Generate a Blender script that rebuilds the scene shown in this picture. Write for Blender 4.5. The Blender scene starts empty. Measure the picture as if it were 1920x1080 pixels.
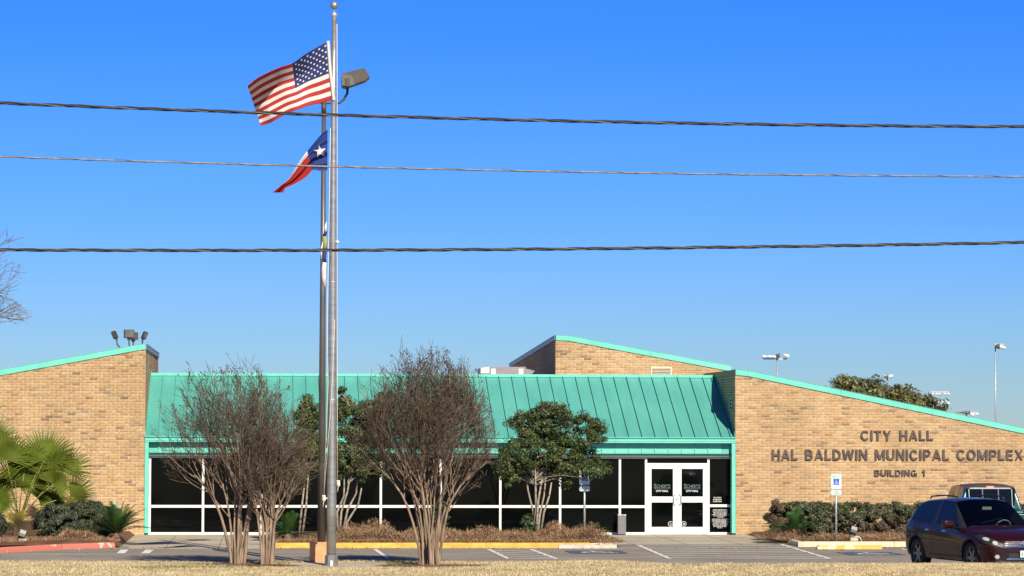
import bpy, bmesh, math, random
import numpy as np
from mathutils import Vector, Matrix
from mathutils.bvhtree import BVHTree
R = math.radians
C = bpy.context.scene.collection
SC = bpy.context.scene
rnd = random.Random(7)

# ------------------------------------------------------------ camera, sky, sun, exposure
FPX, CAMZ, YAW, PITCH, ROLL = 5800.0, 3.3, R(4.53), R(2.665), R(0.15)
cam = bpy.data.cameras.new('camera'); camo = bpy.data.objects.new('camera', cam); C.objects.link(camo)
cam.sensor_width = 36; cam.lens = 36 * FPX / 1920; cam.clip_start = 0.5; cam.clip_end = 3000
_f = Vector((math.sin(YAW)*math.cos(PITCH), math.cos(YAW)*math.cos(PITCH), math.sin(PITCH)))
_r = _f.cross(Vector((0, 0, 1))).normalized(); _u = _r.cross(_f)
_q = Matrix.Rotation(ROLL, 3, -_f)          # left side of the picture a little lower
_r = _q @ _r; _u = _q @ _u
Mx = Matrix((_r, _u, -_f)).transposed().to_4x4(); Mx.translation = (0, 0, CAMZ)
camo.matrix_world = Mx
SC.camera = camo
SUN_AZ, SUN_EL = 14.0, 35.0                 # sun behind the viewer, a little to the right
sun_dir = Vector((math.sin(R(SUN_AZ))*math.cos(R(SUN_EL)), -math.cos(R(SUN_AZ))*math.cos(R(SUN_EL)), math.sin(R(SUN_EL))))
world = bpy.data.worlds.new('World'); SC.world = world; world.use_nodes = True
wn = world.node_tree; wn.nodes.clear()
wo = wn.nodes.new('ShaderNodeOutputWorld'); wb = wn.nodes.new('ShaderNodeBackground')
sk = wn.nodes.new('ShaderNodeTexSky'); sk.sky_type = 'NISHITA'; sk.sun_disc = False
sk.sun_elevation = R(SUN_EL); sk.sun_rotation = math.atan2(sun_dir.x, sun_dir.y)
sk.altitude = 200; sk.air_density = 1.0; sk.dust_density = 0.2; sk.ozone_density = 3.0
# the sky's own colour deepens with height above the horizon
tc = wn.nodes.new('ShaderNodeTexCoord'); sp = wn.nodes.new('ShaderNodeSeparateXYZ')
wr = wn.nodes.new('ShaderNodeValToRGB'); mu = wn.nodes.new('ShaderNodeMix'); mu.data_type = 'RGBA'; mu.blend_type = 'MULTIPLY'
mu.inputs[0].default_value = 1.0
wn.links.new(tc.outputs['Generated'], sp.inputs[0]); wn.links.new(sp.outputs['Z'], wr.inputs[0])
SKYRAMP = [(0.0, (0.74, 1.02, 1.48)), (0.02, (0.60, 0.95, 1.58)), (0.07, (0.37, 0.81, 1.88)), (0.13, (0.20, 0.69, 2.05)), (0.3, (0.26, 0.52, 1.3)), (1.0, (0.5, 0.7, 1.1))]
e = wr.color_ramp.elements
e[0].position, e[0].color = SKYRAMP[0][0], (*SKYRAMP[0][1], 1)
e[1].position, e[1].color = SKYRAMP[-1][0], (*SKYRAMP[-1][1], 1)
for p_, c_ in SKYRAMP[1:-1]:
    n_ = e.new(p_); n_.color = (*c_, 1)
wn.links.new(sk.outputs[0], mu.inputs[6]); wn.links.new(wr.outputs[0], mu.inputs[7])
wn.links.new(mu.outputs[2], wb.inputs[0]); wb.inputs[1].default_value = 0.050
wn.links.new(wb.outputs[0], wo.inputs[0])
sl = bpy.data.lights.new('sun', 'SUN'); sl.energy = 5.0; sl.angle = R(0.5); sl.color = (1, 0.90, 0.74)
slo = bpy.data.objects.new('sun', sl); C.objects.link(slo); slo.rotation_euler = sun_dir.to_track_quat('Z', 'Y').to_euler(); slo.location = (30, 20, 60)
SC.view_settings.view_transform = 'Standard'; SC.view_settings.look = 'None'
SC.view_settings.exposure = 0.45; SC.view_settings.gamma = 1.0; SC.view_settings.use_curve_mapping = False

# ------------------------------------------------------------ measuring: a point of the place from its bearing and its distance
def P(px, py, Y):
    d = _f*FPX + _r*(px-960) - _u*(py-540)
    return Vector((0, 0, CAMZ)) + d*(Y/d.y)
def G(px, py, z=0.0):
    d = _f*FPX + _r*(px-960) - _u*(py-540)
    return Vector((0, 0, CAMZ)) + d*((z-CAMZ)/d.z)

# ------------------------------------------------------------ materials
def _mat(name):
    m = bpy.data.materials.new(name); m.use_nodes = True
    return m, m.node_tree, m.node_tree.nodes['Principled BSDF']
def lerp3(c, k): return tuple(min(1, max(0, v*k)) for v in c)
def mat(name, col, rough=0.6, metal=0.0, var=0.12, scale=6.0, bump=0.0, col2=None, spec=0.5, coat=0.0, detail=4, lo=0.35, hi=0.65, bscale=None, stretch=None, trans=0.0, aniso=None):
    m, nt, b = _mat(name); N, L = nt.nodes, nt.links
    t = N.new('ShaderNodeTexCoord'); mp = N.new('ShaderNodeMapping'); L.new(t.outputs['Object'], mp.inputs[0])
    if stretch: mp.inputs['Scale'].default_value = stretch
    n = N.new('ShaderNodeTexNoise'); n.inputs['Scale'].default_value = scale; n.inputs['Detail'].default_value = detail
    L.new(mp.outputs[0], n.inputs[0])
    r = N.new('ShaderNodeValToRGB'); L.new(n.outputs[0], r.inputs[0])
    r.color_ramp.elements[0].position = lo; r.color_ramp.elements[1].position = hi
    r.color_ramp.elements[0].color = (*lerp3(col, 1-var), 1)
    r.color_ramp.elements[1].color = (*(col2 if col2 else lerp3(col, 1+var)), 1)
    L.new(r.outputs[0], b.inputs['Base Color'])
    b.inputs['Roughness'].default_value = rough; b.inputs['Metallic'].default_value = metal
    b.inputs['Specular IOR Level'].default_value = spec; b.inputs['Coat Weight'].default_value = coat
    b.inputs['Coat Roughness'].default_value = 0.04
    if bump:
        n2 = N.new('ShaderNodeTexNoise'); n2.inputs['Scale'].default_value = bscale or scale*4; n2.inputs['Detail'].default_value = 3
        L.new(mp.outputs[0], n2.inputs[0])
        bp = N.new('ShaderNodeBump'); bp.inputs['Strength'].default_value = bump; bp.inputs['Distance'].default_value = 0.02
        L.new(n2.outputs[0], bp.inputs['Height']); L.new(bp.outputs[0], b.inputs['Normal'])
    if trans:                                    # thin leaves and cloth let some light through
        tr = N.new('ShaderNodeBsdfTranslucent'); L.new(r.outputs[0], tr.inputs[0])
        mx = N.new('ShaderNodeMixShader'); mx.inputs[0].default_value = trans
        L.new(b.outputs[0], mx.inputs[1]); L.new(tr.outputs[0], mx.inputs[2]); L.new(mx.outputs[0], N['Material Output'].inputs[0])
    return m
def two_scale(name, cols, scales, rough=0.9, bump=0.3, weights=(0.5, 0.5)):
    """ground surfaces: a broad stain and a fine grain over one base colour"""
    m, nt, b = _mat(name); N, L = nt.nodes, nt.links
    t = N.new('ShaderNodeTexCoord')
    n1 = N.new('ShaderNodeTexNoise'); n1.inputs['Scale'].default_value = scales[0]; n1.inputs['Detail'].default_value = 6
    n2 = N.new('ShaderNodeTexNoise'); n2.inputs['Scale'].default_value = scales[1]; n2.inputs['Detail'].default_value = 3
    L.new(t.outputs['Object'], n1.inputs[0]); L.new(t.outputs['Object'], n2.inputs[0])
    r1 = N.new('ShaderNodeValToRGB'); r1.color_ramp.elements[0].position = .38; r1.color_ramp.elements[1].position = .62
    r1.color_ramp.elements[0].color = (*cols[0], 1); r1.color_ramp.elements[1].color = (*cols[1], 1)
    r2 = N.new('ShaderNodeValToRGB'); r2.color_ramp.elements[0].position = .35; r2.color_ramp.elements[1].position = .65
    r2.color_ramp.elements[0].color = (.72, .72, .72, 1); r2.color_ramp.elements[1].color = (1.0, 1.0, 1.0, 1)
    mx = N.new('ShaderNodeMix'); mx.data_type = 'RGBA'; mx.blend_type = 'MULTIPLY'; mx.inputs[0].default_value = 1
    L.new(n1.outputs[0], r1.inputs[0]); L.new(n2.outputs[0], r2.inputs[0])
    L.new(r1.outputs[0], mx.inputs[6]); L.new(r2.outputs[0], mx.inputs[7]); L.new(mx.outputs[2], b.inputs['Base Color'])
    b.inputs['Roughness'].default_value = rough; b.inputs['Specular IOR Level'].default_value = .25
    bp = N.new('ShaderNodeBump'); bp.inputs['Strength'].default_value = bump; bp.inputs['Distance'].default_value = .01
    L.new(n2.outputs[0], bp.inputs['Height']); L.new(bp.outputs[0], b.inputs['Normal'])
    return m

BRICKC = [(.45,.295,.165), (.48,.325,.185), (.43,.28,.155), (.455,.28,.14), (.50,.345,.20), (.37,.24,.135), (.28,.175,.105), (.34,.19,.11), (.23,.15,.10), (.33,.25,.175)]
BRICKW = [6, 6, 6, 5, 4, 2.6, .9, .55, .3, .6]
BRICKC = [(a*.99, b*1.02, c*.92) for a, b, c in BRICKC]
BR = [mat('brick_clay_%s' % n, c, .9, var=.16, scale=14, bump=.35, bscale=60) for n, c in zip(['tan','sand','buff','amber','pale','dusk','brown','rust','umber','grey'], BRICKC)]
M_MORTAR = mat('mortar', (.82, .65, .42), .95, var=.08, scale=3)
M_TEAL = mat('painted_teal_metal', (.12, .50, .38), .42, var=.07, scale=1.3, detail=6, spec=.4, bump=.02)
M_TEALROOF = mat('painted_teal_roof', (.095, .37, .305), .45, var=.10, scale=.9, detail=8, spec=.45, bump=.03, bscale=3, stretch=(1, .35, .35))
M_TEALTRIM = mat('painted_teal_trim', (.15, .58, .45), .4, var=.06, scale=2, spec=.4)
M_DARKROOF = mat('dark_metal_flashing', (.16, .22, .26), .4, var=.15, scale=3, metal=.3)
M_WHITE = mat('white_aluminium_frame', (.78, .78, .75), .4, var=.04, scale=5)
M_GLASS = mat('tinted_window_glass', (.002, .003, .003), .03, var=.3, scale=.7, spec=.16)
M_DARK = mat('dark_recess', (.015, .015, .016), .7, var=.2)
M_TAN = mat('tan_painted_metal', (.74, .64, .46), .5, var=.06)
M_BRONZE = mat('weathered_bronze_paint', (.115, .11, .10), .42, var=.22, scale=4, metal=.35, stretch=(1, 1, .25))
M_BRONZE2 = mat('faded_bronze_paint', (.066, .058, .046), .5, var=.15, scale=5, metal=.2)
M_ALU = mat('brushed_aluminium', (.40, .40, .37), .36, var=.16, scale=3, metal=.7, stretch=(.3, .3, 2.2), detail=8)
M_GALV = mat('galvanised_steel', (.42, .45, .45), .5, var=.18, scale=12, metal=.6)
M_ROPE = mat('white_rope', (.68, .64, .54), .8, var=.1, scale=30)
M_ORANGE = mat('terracotta_painted_concrete', (.72, .34, .16), .8, var=.12, scale=5, bump=.2)
M_SIGNW = mat('sign_white', (.62, .72, .68), .4, var=.05)
M_SIGNB = mat('sign_blue', (.02, .08, .50), .4, var=.05)
M_SIGNG = mat('sign_green', (.08, .28, .20), .5, var=.05)
M_LETTER = mat('dark_bronze_letters', (.085, .065, .055), .5, var=.22, scale=5, metal=.3)
M_ASPH = two_scale('asphalt', ((.28, .245, .20), (.34, .30, .245)), (.45, 26), .93, .35)
M_CONC = two_scale('concrete_walk', ((.46, .41, .315), (.56, .50, .39)), (.5, 12), .9, .2)
M_GROUND = two_scale('dry_ground', ((.30, .24, .13), (.42, .34, .19)), (.35, 9), .95, .5)
M_MULCH = two_scale('bark_mulch', ((.13, .065, .032), (.24, .13, .07)), (1.6, 30), .95, .8)
M_PAINTW = mat('worn_white_road_paint', (.72, .71, .66), .8, var=.0, scale=9, col2=(.42, .40, .36), detail=9, lo=.54, hi=.72)
M_PAINTB = mat('worn_blue_road_paint', (.055, .085, .16), .8, var=.1, scale=9, col2=(.14, .15, .17), detail=9, lo=.5, hi=.68)
M_YEL = mat('yellow_kerb_paint', (.68, .385, .06), .75, var=.10, scale=4, bump=.15, detail=9)
M_YELW = mat('chipped_yellow_paint', (.66, .40, .08), .8, var=.05, scale=3.5, col2=(.70, .58, .36), detail=9, lo=.52, hi=.62)
M_RED = mat('red_kerb_paint', (.55, .165, .12), .8, var=.08, scale=3.5, col2=(.68, .42, .34), detail=10, lo=.60, hi=.66, bump=.15)
M_CREAM = mat('cream_concrete_kerb', (.62, .52, .34), .85, var=.10, scale=3, bump=.15)
M_PALEC = mat('pale_worn_concrete', (.46, .42, .33), .9, var=.15, scale=8, bump=.2)
M_BARK = mat('crape_myrtle_bark', (.24, .172, .115), .85, var=.42, scale=14, bump=.4, stretch=(1, 1, .18), detail=7)
M_TWIG = mat('brown_twigs', (.085, .066, .048), .85, var=.3, scale=8)
M_TWIG2 = mat('ruddy_twigs', (.125, .09, .06), .85, var=.3, scale=8)
M_POD = mat('dried_seed_pods', (.085, .05, .038), .85, var=.35, scale=20)
M_HBARK = mat('pale_mottled_bark', (.28, .24, .18), .85, var=.45, scale=9, detail=6)
M_BBARK = mat('grey_bare_bark', (.13, .10, .08), .85, var=.3, scale=9)
M_LEAFD = mat('dark_evergreen_leaf', (.026, .056, .013), .5, var=.35, scale=2.2, trans=.12)
M_LEAFO = mat('olive_evergreen_leaf', (.070, .105, .022), .5, var=.3, scale=2.2, trans=.2)
M_LEAFR = mat('russet_leaf_tips', (.15, .085, .028), .55, var=.3, scale=2.2, trans=.2)
M_OAK = mat('live_oak_leaf', (.075, .088, .028), .5, var=.35, scale=1.2, trans=.15)
M_OAKL = mat('live_oak_leaf_yellowing', (.17, .15, .045), .5, var=.3, scale=1.2, trans=.2)
M_ROSE = mat('grey_green_needle_leaf', (.058, .072, .032), .6, var=.3, scale=3, trans=.1)
M_ROSED = mat('dark_grey_green_needle_leaf', (.026, .034, .017), .6, var=.3, scale=3)
M_HEDGE = mat('hedge_leaf', (.055, .075, .026), .5, var=.35, scale=2.5, trans=.12)
M_HEDGEP = mat('hedge_leaf_purple_brown', (.10, .052, .038), .6, var=.35, scale=2.5)
M_PALM = mat('fan_palm_leaf', (.155, .205, .026), .42, var=.25, scale=2.5, trans=.28)
M_PALMY = mat('fan_palm_leaf_yellow', (.42, .36, .07), .5, var=.2, scale=2.5, trans=.25)
M_PALMD = mat('fan_palm_leaf_dead', (.12, .085, .05), .8, var=.25, scale=3)
M_PETI = mat('palm_leaf_stalk', (.24, .26, .06), .45, var=.2, scale=4)
M_FIBRE = mat('palm_trunk_fibre', (.14, .09, .055), .9, var=.4, scale=12, bump=.6)
M_SAGO = mat('cycad_leaflet', (.045, .105, .022), .38, var=.3, scale=3, trans=.12)
M_DRYB = mat('dry_brown_stems', (.27, .15, .085), .9, var=.35, scale=4)
M_DRYT = mat('dry_tan_stems', (.36, .25, .13), .9, var=.3, scale=4)
M_GRASS = mat('dormant_grass', (.56, .45, .24), .85, var=.28, scale=1.1, detail=8, trans=.2)
M_GRASS2 = mat('dormant_grass_pale', (.68, .57, .34), .85, var=.2, scale=1.6, trans=.2)
M_GRASSG = mat('winter_green_grass', (.155, .20, .05), .7, var=.3, scale=2, trans=.2)
M_CABLE = mat('black_weathered_cable', (.014, .014, .012), .55, var=.3, scale=12, spec=.4)
M_CABLED = mat('dark_bare_neutral_wire', (.07, .07, .062), .5, var=.5, scale=6)
M_CABLES = mat('steel_messenger_wire', (.20, .195, .18), .6, var=.3, scale=9, metal=.2)
M_BLACK = mat('black_rubber', (.018, .018, .019), .8, var=.2)
M_BPLAST = mat('black_plastic', (.018, .018, .019), .5, var=.1)
M_CHROME = mat('chrome', (.60, .60, .60), .2, metal=1, var=.03)
M_RIM = mat('alloy_rim', (.22, .22, .23), .35, metal=.8, var=.08)
M_CARRED = mat('dark_maroon_car_paint', (.019, .0016, .0022), .35, var=.03, metal=.0, coat=.45, spec=.2)
M_CARGLASS = mat('car_window_glass', (.004, .005, .006), .03, var=.1, spec=.4)
def tinted(m, tint):
    nt = m.node_tree; N, L = nt.nodes, nt.links; b = N['Principled BSDF']; t = N.new('ShaderNodeBsdfTransparent'); t.inputs[0].default_value = (*tint, 1)
    g = N.new('ShaderNodeBsdfGlossy'); g.inputs['Roughness'].default_value = .02; f = N.new('ShaderNodeFresnel'); f.inputs[0].default_value = 1.5
    mx = N.new('ShaderNodeMixShader'); L.new(f.outputs[0], mx.inputs[0]); L.new(t.outputs[0], mx.inputs[1]); L.new(g.outputs[0], mx.inputs[2]); L.new(mx.outputs[0], N['Material Output'].inputs[0])
M_WINDSCREEN = mat('clear_windscreen_glass', (.3, .35, .35), .02); tinted(M_WINDSCREEN, (.55, .62, .60))
M_SEAT = mat('dark_cabin_cloth', (.06, .058, .056), .85, var=.1); M_WHEELG = mat('grey_steering_wheel', (.30, .29, .27), .6, var=.05)
M_TRUCK = mat('dark_teal_truck_paint', (.008, .062, .058), .3, var=.05, metal=.3, coat=1.0)
M_TRUCKROOF = mat('faded_brown_vinyl_roof', (.07, .05, .036), .55, var=.2, scale=5)
M_LAMP = mat('clear_lamp_lens', (.42, .42, .40), .15, var=.08, scale=30, spec=.8)
M_REDL = mat('red_lamp_lens', (.55, .05, .04), .25, var=.1)
M_AMBER = mat('amber_lamp_lens', (.35, .05, .02), .25, var=.1)
M_FRED = mat('flag_red_cloth', (.48, .035, .03), .75, var=.06, trans=.32)
M_FWHITE = mat('flag_white_cloth', (.78, .74, .70), .75, var=.04, trans=.30)
M_FBLUE = mat('flag_navy_cloth', (.016, .028, .13), .75, var=.08, trans=.2)
M_FBLUE2 = mat('flag_blue_cloth', (.012, .035, .19), .75, var=.08, trans=.2)
M_FYEL = mat('flag_lime_cloth', (.40, .42, .12), .75, var=.06, trans=.3)
M_STAR = mat('flag_star_white', (.86, .84, .80), .7, var=.02, trans=.1)
M_HVAC = mat('grey_unit_casing', (.25, .225, .22), .5, var=.08)
M_HVACP = mat('pale_unit_panel', (.62, .60, .54), .5, var=.05)
M_FARW = mat('far_pale_lamp', (.60, .62, .60), .5, var=.08)
M_FARD = mat('far_dark_lamp', (.09, .085, .08), .5, var=.1)
M_ETCH = mat('etched_grey_green', (.11, .155, .145), .5, var=.1)
M_PRINT = mat('white_print', (.70, .70, .68), .5, var=.05)
M_BIN = mat('grey_bin', (.16, .16, .16), .6, var=.12, scale=12, bump=.2)

def weather(m, lo, hi, scale, stretch):
    """slow stains and rain streaks laid over a finished material, fixed to the place"""
    nt = m.node_tree; N, L = nt.nodes, nt.links; b = N['Principled BSDF']; src = b.inputs['Base Color'].links[0].from_socket
    g = N.new('ShaderNodeNewGeometry'); mp = N.new('ShaderNodeMapping'); mp.inputs['Scale'].default_value = stretch; L.new(g.outputs['Position'], mp.inputs[0])
    n = N.new('ShaderNodeTexNoise'); n.inputs['Scale'].default_value = scale; n.inputs['Detail'].default_value = 6; L.new(mp.outputs[0], n.inputs[0])
    r = N.new('ShaderNodeValToRGB'); r.color_ramp.elements[0].position = .34; r.color_ramp.elements[1].position = .66
    r.color_ramp.elements[0].color = (*lo, 1); r.color_ramp.elements[1].color = (*hi, 1); L.new(n.outputs[0], r.inputs[0])
    mx = N.new('ShaderNodeMix'); mx.data_type = 'RGBA'; mx.blend_type = 'MULTIPLY'; mx.inputs[0].default_value = 1
    L.new(src, mx.inputs[6]); L.new(r.outputs[0], mx.inputs[7]); L.new(mx.outputs[2], b.inputs['Base Color'])
for m_ in BR+[M_MORTAR]: weather(m_, (.88, .86, .84), (1.05, 1.04, 1.02), .55, (1, 1, .55))
for m_ in (M_TEALROOF, M_TEAL): weather(m_, (.88, .91, .93), (1.05, 1.04, 1.03), 1.6, (1.2, .25, .4))
weather(M_TEALTRIM, (.90, .92, .94), (1.03, 1.03, 1.03), 1.1, (1, 1, 2))
weather(M_ASPH, (.82, .82, .84), (1.06, 1.05, 1.03), .9, (.35, 1.6, 1))
weather(M_CONC, (.86, .85, .83), (1.04, 1.04, 1.03), 1.2, (.6, 1.4, 1))
weather(M_YEL, (.75, .72, .72), (1.05, 1.05, 1.1), 2.5, (1, 1, 3))
weather(M_WHITE, (.88, .87, .84), (1, 1, 1), 2.0, (1, 1, 1))

# ------------------------------------------------------------ mesh building
class MB:
    def __init__(s): s.v = []; s.f = []; s.m = []
    def add(s, vs, fs, mi=0):
        o = len(s.v); s.v.extend([tuple(p) for p in vs]); s.f.extend([tuple(i+o for i in f) for f in fs]); s.m.extend([mi]*len(fs)); return s
    def quad(s, a, b, c, d, mi=0): return s.add([a, b, c, d], [(0, 1, 2, 3)], mi)
    def box(s, x0, x1, y0, y1, z0, z1, mi=0, M=None):
        vs = [Vector(p) for p in ((x0,y0,z0),(x1,y0,z0),(x1,y1,z0),(x0,y1,z0),(x0,y0,z1),(x1,y0,z1),(x1,y1,z1),(x0,y1,z1))]
        if M: vs = [M @ p for p in vs]
        return s.add(vs, [(3,2,1,0),(4,5,6,7),(0,1,5,4),(1,2,6,5),(2,3,7,6),(3,0,4,7)], mi)
    def tube(s, pts, rad, n=6, mi=0, cap=True):
        pts = [Vector(p) for p in pts]; k = len(pts)
        if not hasattr(rad, '__len__'): rad = [rad]*k
        o = len(s.v)
        for i, p in enumerate(pts):
            t = (pts[min(i+1, k-1)] - pts[max(i-1, 0)])
            t = t.normalized() if t.length > 1e-9 else Vector((0, 0, 1))
            a = t.cross(Vector((0, 1, 0)) if abs(t.y) < .9 else Vector((1, 0, 0))).normalized(); b = t.cross(a)
            for j in range(n):
                w = 2*math.pi*j/n
                s.v.append(tuple(p + (a*math.cos(w) + b*math.sin(w))*rad[i]))
        for i in range(k-1):
            for j in range(n):
                j2 = (j+1) % n
                s.f.append((o+i*n+j, o+i*n+j2, o+(i+1)*n+j2, o+(i+1)*n+j)); s.m.append(mi)
        if cap and n > 2:
            s.f.append(tuple(o+j for j in reversed(range(n)))); s.m.append(mi)
            s.f.append(tuple(o+(k-1)*n+j for j in range(n))); s.m.append(mi)
        return s
    def lathe(s, prof, n=20, mi=0, M=None):
        """prof: (r, z) pairs round the z axis"""
        o = len(s.v)
        for r_, z_ in prof:
            for j in range(n):
                w = 2*math.pi*j/n; p = Vector((r_*math.cos(w), r_*math.sin(w), z_))
                s.v.append(tuple(M @ p if M else p))
        for i in range(len(prof)-1):
            for j in range(n):
                j2 = (j+1) % n
                s.f.append((o+i*n+j, o+i*n+j2, o+(i+1)*n+j2, o+(i+1)*n+j)); s.m.append(mi)
        return s
    def prism(s, poly, y0, y1, mi=0, M=None):
        """poly in x,z; extruded from y0 to y1"""
        n = len(poly)
        vs = [Vector((x, y0, z)) for x, z in poly] + [Vector((x, y1, z)) for x, z in poly]
        if M: vs = [M @ p for p in vs]
        return s.add(vs, [tuple(range(n)), tuple(reversed(range(n, 2*n)))] + [(i, i+n, (i+1) % n + n, (i+1) % n) for i in range(n)], mi)
    def mesh(s, name, mats):
        me = bpy.data.meshes.new(name); me.from_pydata(s.v, [], s.f)
        if not isinstance(mats, (list, tuple)): mats = [mats]
        for m in mats: me.materials.append(m)
        if len(mats) > 1: me.polygons.foreach_set('material_index', s.m)
        me.update(); return me
    def build(s, name, mats, parent=None, smooth=False, recalc=False, bevel=0):
        me = s.mesh(name, mats)
        if recalc or bevel:
            bm = bmesh.new(); bm.from_mesh(me)
            bmesh.ops.recalc_face_normals(bm, faces=bm.faces)
            if bevel: bmesh.ops.bevel(bm, geom=bm.edges[:], offset=bevel, segments=2, affect='EDGES', profile=.5)
            bm.to_mesh(me); bm.free()
        if smooth:
            me.polygons.foreach_set('use_smooth', [True]*len(me.polygons))
        return link(name, me, parent)
def link(name, me, parent=None):
    o = bpy.data.objects.new(name, me); C.objects.link(o)
    if parent is not None: o.parent = parent
    return o
def tag(o, label=None, cat=None, group=None, kind=None):
    if label: o['label'] = label
    if cat: o['category'] = cat
    if group: o['group'] = group
    if kind: o['kind'] = kind
    return o
def empty(name, loc, label, cat, group=None, rz=0):
    o = bpy.data.objects.new(name, None); C.objects.link(o); o.location = loc; o.rotation_euler = (0, 0, rz); o.empty_display_size = .2
    return tag(o, label, cat, group)
def copy_tree(o, parent=None):
    c = o.copy(); C.objects.link(c); c.parent = parent
    for ch in list(o.children): copy_tree(ch, c)
    return c
def smooth_by_angle(o, deg=35):
    me = o.data; bm = bmesh.new(); bm.from_mesh(me)
    for f in bm.faces: f.smooth = True
    for ed in bm.edges:
        if len(ed.link_faces) == 2 and ed.calc_face_angle(0) > R(deg): ed.smooth = False
    bm.to_mesh(me); bm.free()
def np_mesh(name, verts, nper, mats, midx, parent=None):
    """many equal faces (nper corners each) from one array"""
    verts = np.asarray(verts, dtype=np.float32).reshape(-1, 3); nf = len(verts)//nper
    me = bpy.data.meshes.new(name); me.vertices.add(len(verts)); me.vertices.foreach_set('co', verts.ravel())
    me.loops.add(len(verts)); me.loops.foreach_set('vertex_index', np.arange(len(verts), dtype=np.int32))
    me.polygons.add(nf); me.polygons.foreach_set('loop_start', np.arange(0, nf*nper, nper, dtype=np.int32))
    for m in mats: me.materials.append(m)
    me.polygons.foreach_set('material_index', np.asarray(midx, dtype=np.int32))
    me.update(); me.validate()
    return link(name, me, parent)
def text_obj(name, s, x, y, z, w, h, depth, m, parent, bold=0.0, face=-1, M=None, space=1.0):
    """lettering scaled to width w and height h with its lower left corner at x, z, standing out towards -Y"""
    cu = bpy.data.curves.new(name, 'FONT'); cu.body = s; cu.offset = bold; cu.resolution_u = 4; cu.space_character = space
    cu.extrude = .5
    o = bpy.data.objects.new(name, cu); C.objects.link(o)
    bpy.context.view_layer.update()
    me = bpy.data.meshes.new_from_object(o.evaluated_get(bpy.context.evaluated_depsgraph_get()))
    bpy.data.objects.remove(o); bpy.data.curves.remove(cu)
    n = len(me.vertices); co = np.empty(n*3); me.vertices.foreach_get('co', co); co = co.reshape(-1, 3)
    mn, mxx = co.min(0), co.max(0); out = np.empty_like(co)
    out[:, 0] = x + (co[:, 0]-mn[0])/max(1e-6, mxx[0]-mn[0])*w
    out[:, 2] = z + (co[:, 1]-mn[1])/max(1e-6, mxx[1]-mn[1])*h
    out[:, 1] = y - (co[:, 2]-mn[2])/max(1e-6, mxx[2]-mn[2])*depth
    if M is not None:
        for i in range(n): out[i] = M @ Vector(out[i])
    me.vertices.foreach_set('co', out.ravel()); me.materials.clear(); me.materials.append(m); me.update()
    me.name = name
    return link(name, me, parent)

# ------------------------------------------------------------ the ground
YF = 99.1                      # front plane of the brick wings
YEDGE = 78.0                   # far edge of the lawn
YKERB = 88.0
def edge_at(x): return YEDGE - 8.0*min(1, max(0, (x-8.5)/5.2))**1.3
def lawn_z(x): return np.maximum(.035, 3.3-.0427*(YEDGE - 8.0*np.clip((x-8.5)/5.2, 0, 1)**1.3))
def sheet(name, poly, z, m, label=None):
    mb = MB(); mb.add([(x, y, z) for x, y in poly], [tuple(range(len(poly)))])
    return tag(mb.build(name, m), label, kind='structure')
def slab(name, poly, z0, z1, m, kind='structure'):
    mb = MB(); n = len(poly)
    mb.add([(x, y, z0) for x, y in poly] + [(x, y, z1) for x, y in poly],
           [tuple(range(n, 2*n))] + [(i, (i+1) % n, (i+1) % n + n, i+n) for i in range(n)])
    return tag(mb.build(name, m, recalc=True), kind=kind)
sheet('ground', [(-900, -300), (900, -300), (900, 1500), (-900, 1500)], -.012, M_GROUND)
sheet('parking_lot', [(-60, 66.0), (70, 66.0), (70, YF+.3), (-60, YF+.3)], 0, M_ASPH)
XL = P(271, 900, YF).x; XR = P(1379, 900, YF).x       # inner corners of the two wings
# concrete aprons by the two ends of the glass wall
kl = G(236, 1025); km = G(516, 1028); kr = G(1152, 1026); kr2 = G(1470, 1020)
walk_w = sheet('walkway', [(kl.x+.1, 87.4), (km.x-.05, 87.4), (km.x-.05, YF+.6), (XL-2.2, YF+.6), (XL-2.2, YF-2.2), (kl.x+.1, 89.2)], .004, M_CONC)
walk_e = sheet('walkway', [(kr.x+.15, 90.6), (kr2.x+.1, 90.6), (XR+1.2, YF-.01), (XR+1.2, YF+.6), (kr.x-.3, YF+.6), (kr.x-.3, YF-3.4), (kr.x-.35, 91.6)], .004, M_CONC)
jm = MB()
for x in np.arange(km.x-4.6, km.x-.3, 1.5): jm.box(x, x+.012, 87.45, YF-.2, .004, .0085)
for y in (90.6, 94.2): jm.box(kl.x+.2, km.x-.1, y, y+.015, .004, .0085)
for x in np.arange(kr.x+.8, kr2.x, 1.6): jm.box(x, x+.012, 90.7, YF-.1, .004, .0085)
for y in (93.4, 96.5): jm.box(kr.x+.3, kr2.x+.2, y, y+.015, .004, .0085)
jm.build('joint', M_DARK, walk_e)

# kerbs, each a long thing of several cast lengths
def kerb(label, pts, w, h, m, seg=3.0):
    root = empty('kerb', (pts[0][0], pts[0][1], 0), label, 'kerb', 'kerbs of the planting beds')
    inv = Vector((pts[0][0], pts[0][1], 0))
    for a, b in zip(pts[:-1], pts[1:]):
        a = Vector((*a, 0)); b = Vector((*b, 0)); L_ = (b-a).length; n = max(1, round(L_/seg)); t = (b-a).normalized(); q = Vector((-t.y, t.x, 0))
        for i in range(n):
            p0 = a + t*(L_*i/n + .006) - inv; p1 = a + t*(L_*(i+1)/n - .006) - inv
            mb = MB()
            prof = [(0, -.01), (.02, h*.55), (.045, h-.015), (.07, h), (w, h), (w, -.01)]
            k = len(prof)
            mb.add([p0+q*o+Vector((0, 0, z)) for o, z in prof] + [p1+q*o+Vector((0, 0, z)) for o, z in prof],
                   [tuple(range(k)), tuple(reversed(range(k, 2*k)))] + [(j, j+k, (j+1) % k+k, (j+1) % k) for j in range(k)])
            mb.build('kerb_stone', m, root, recalc=True)
    return root
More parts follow.
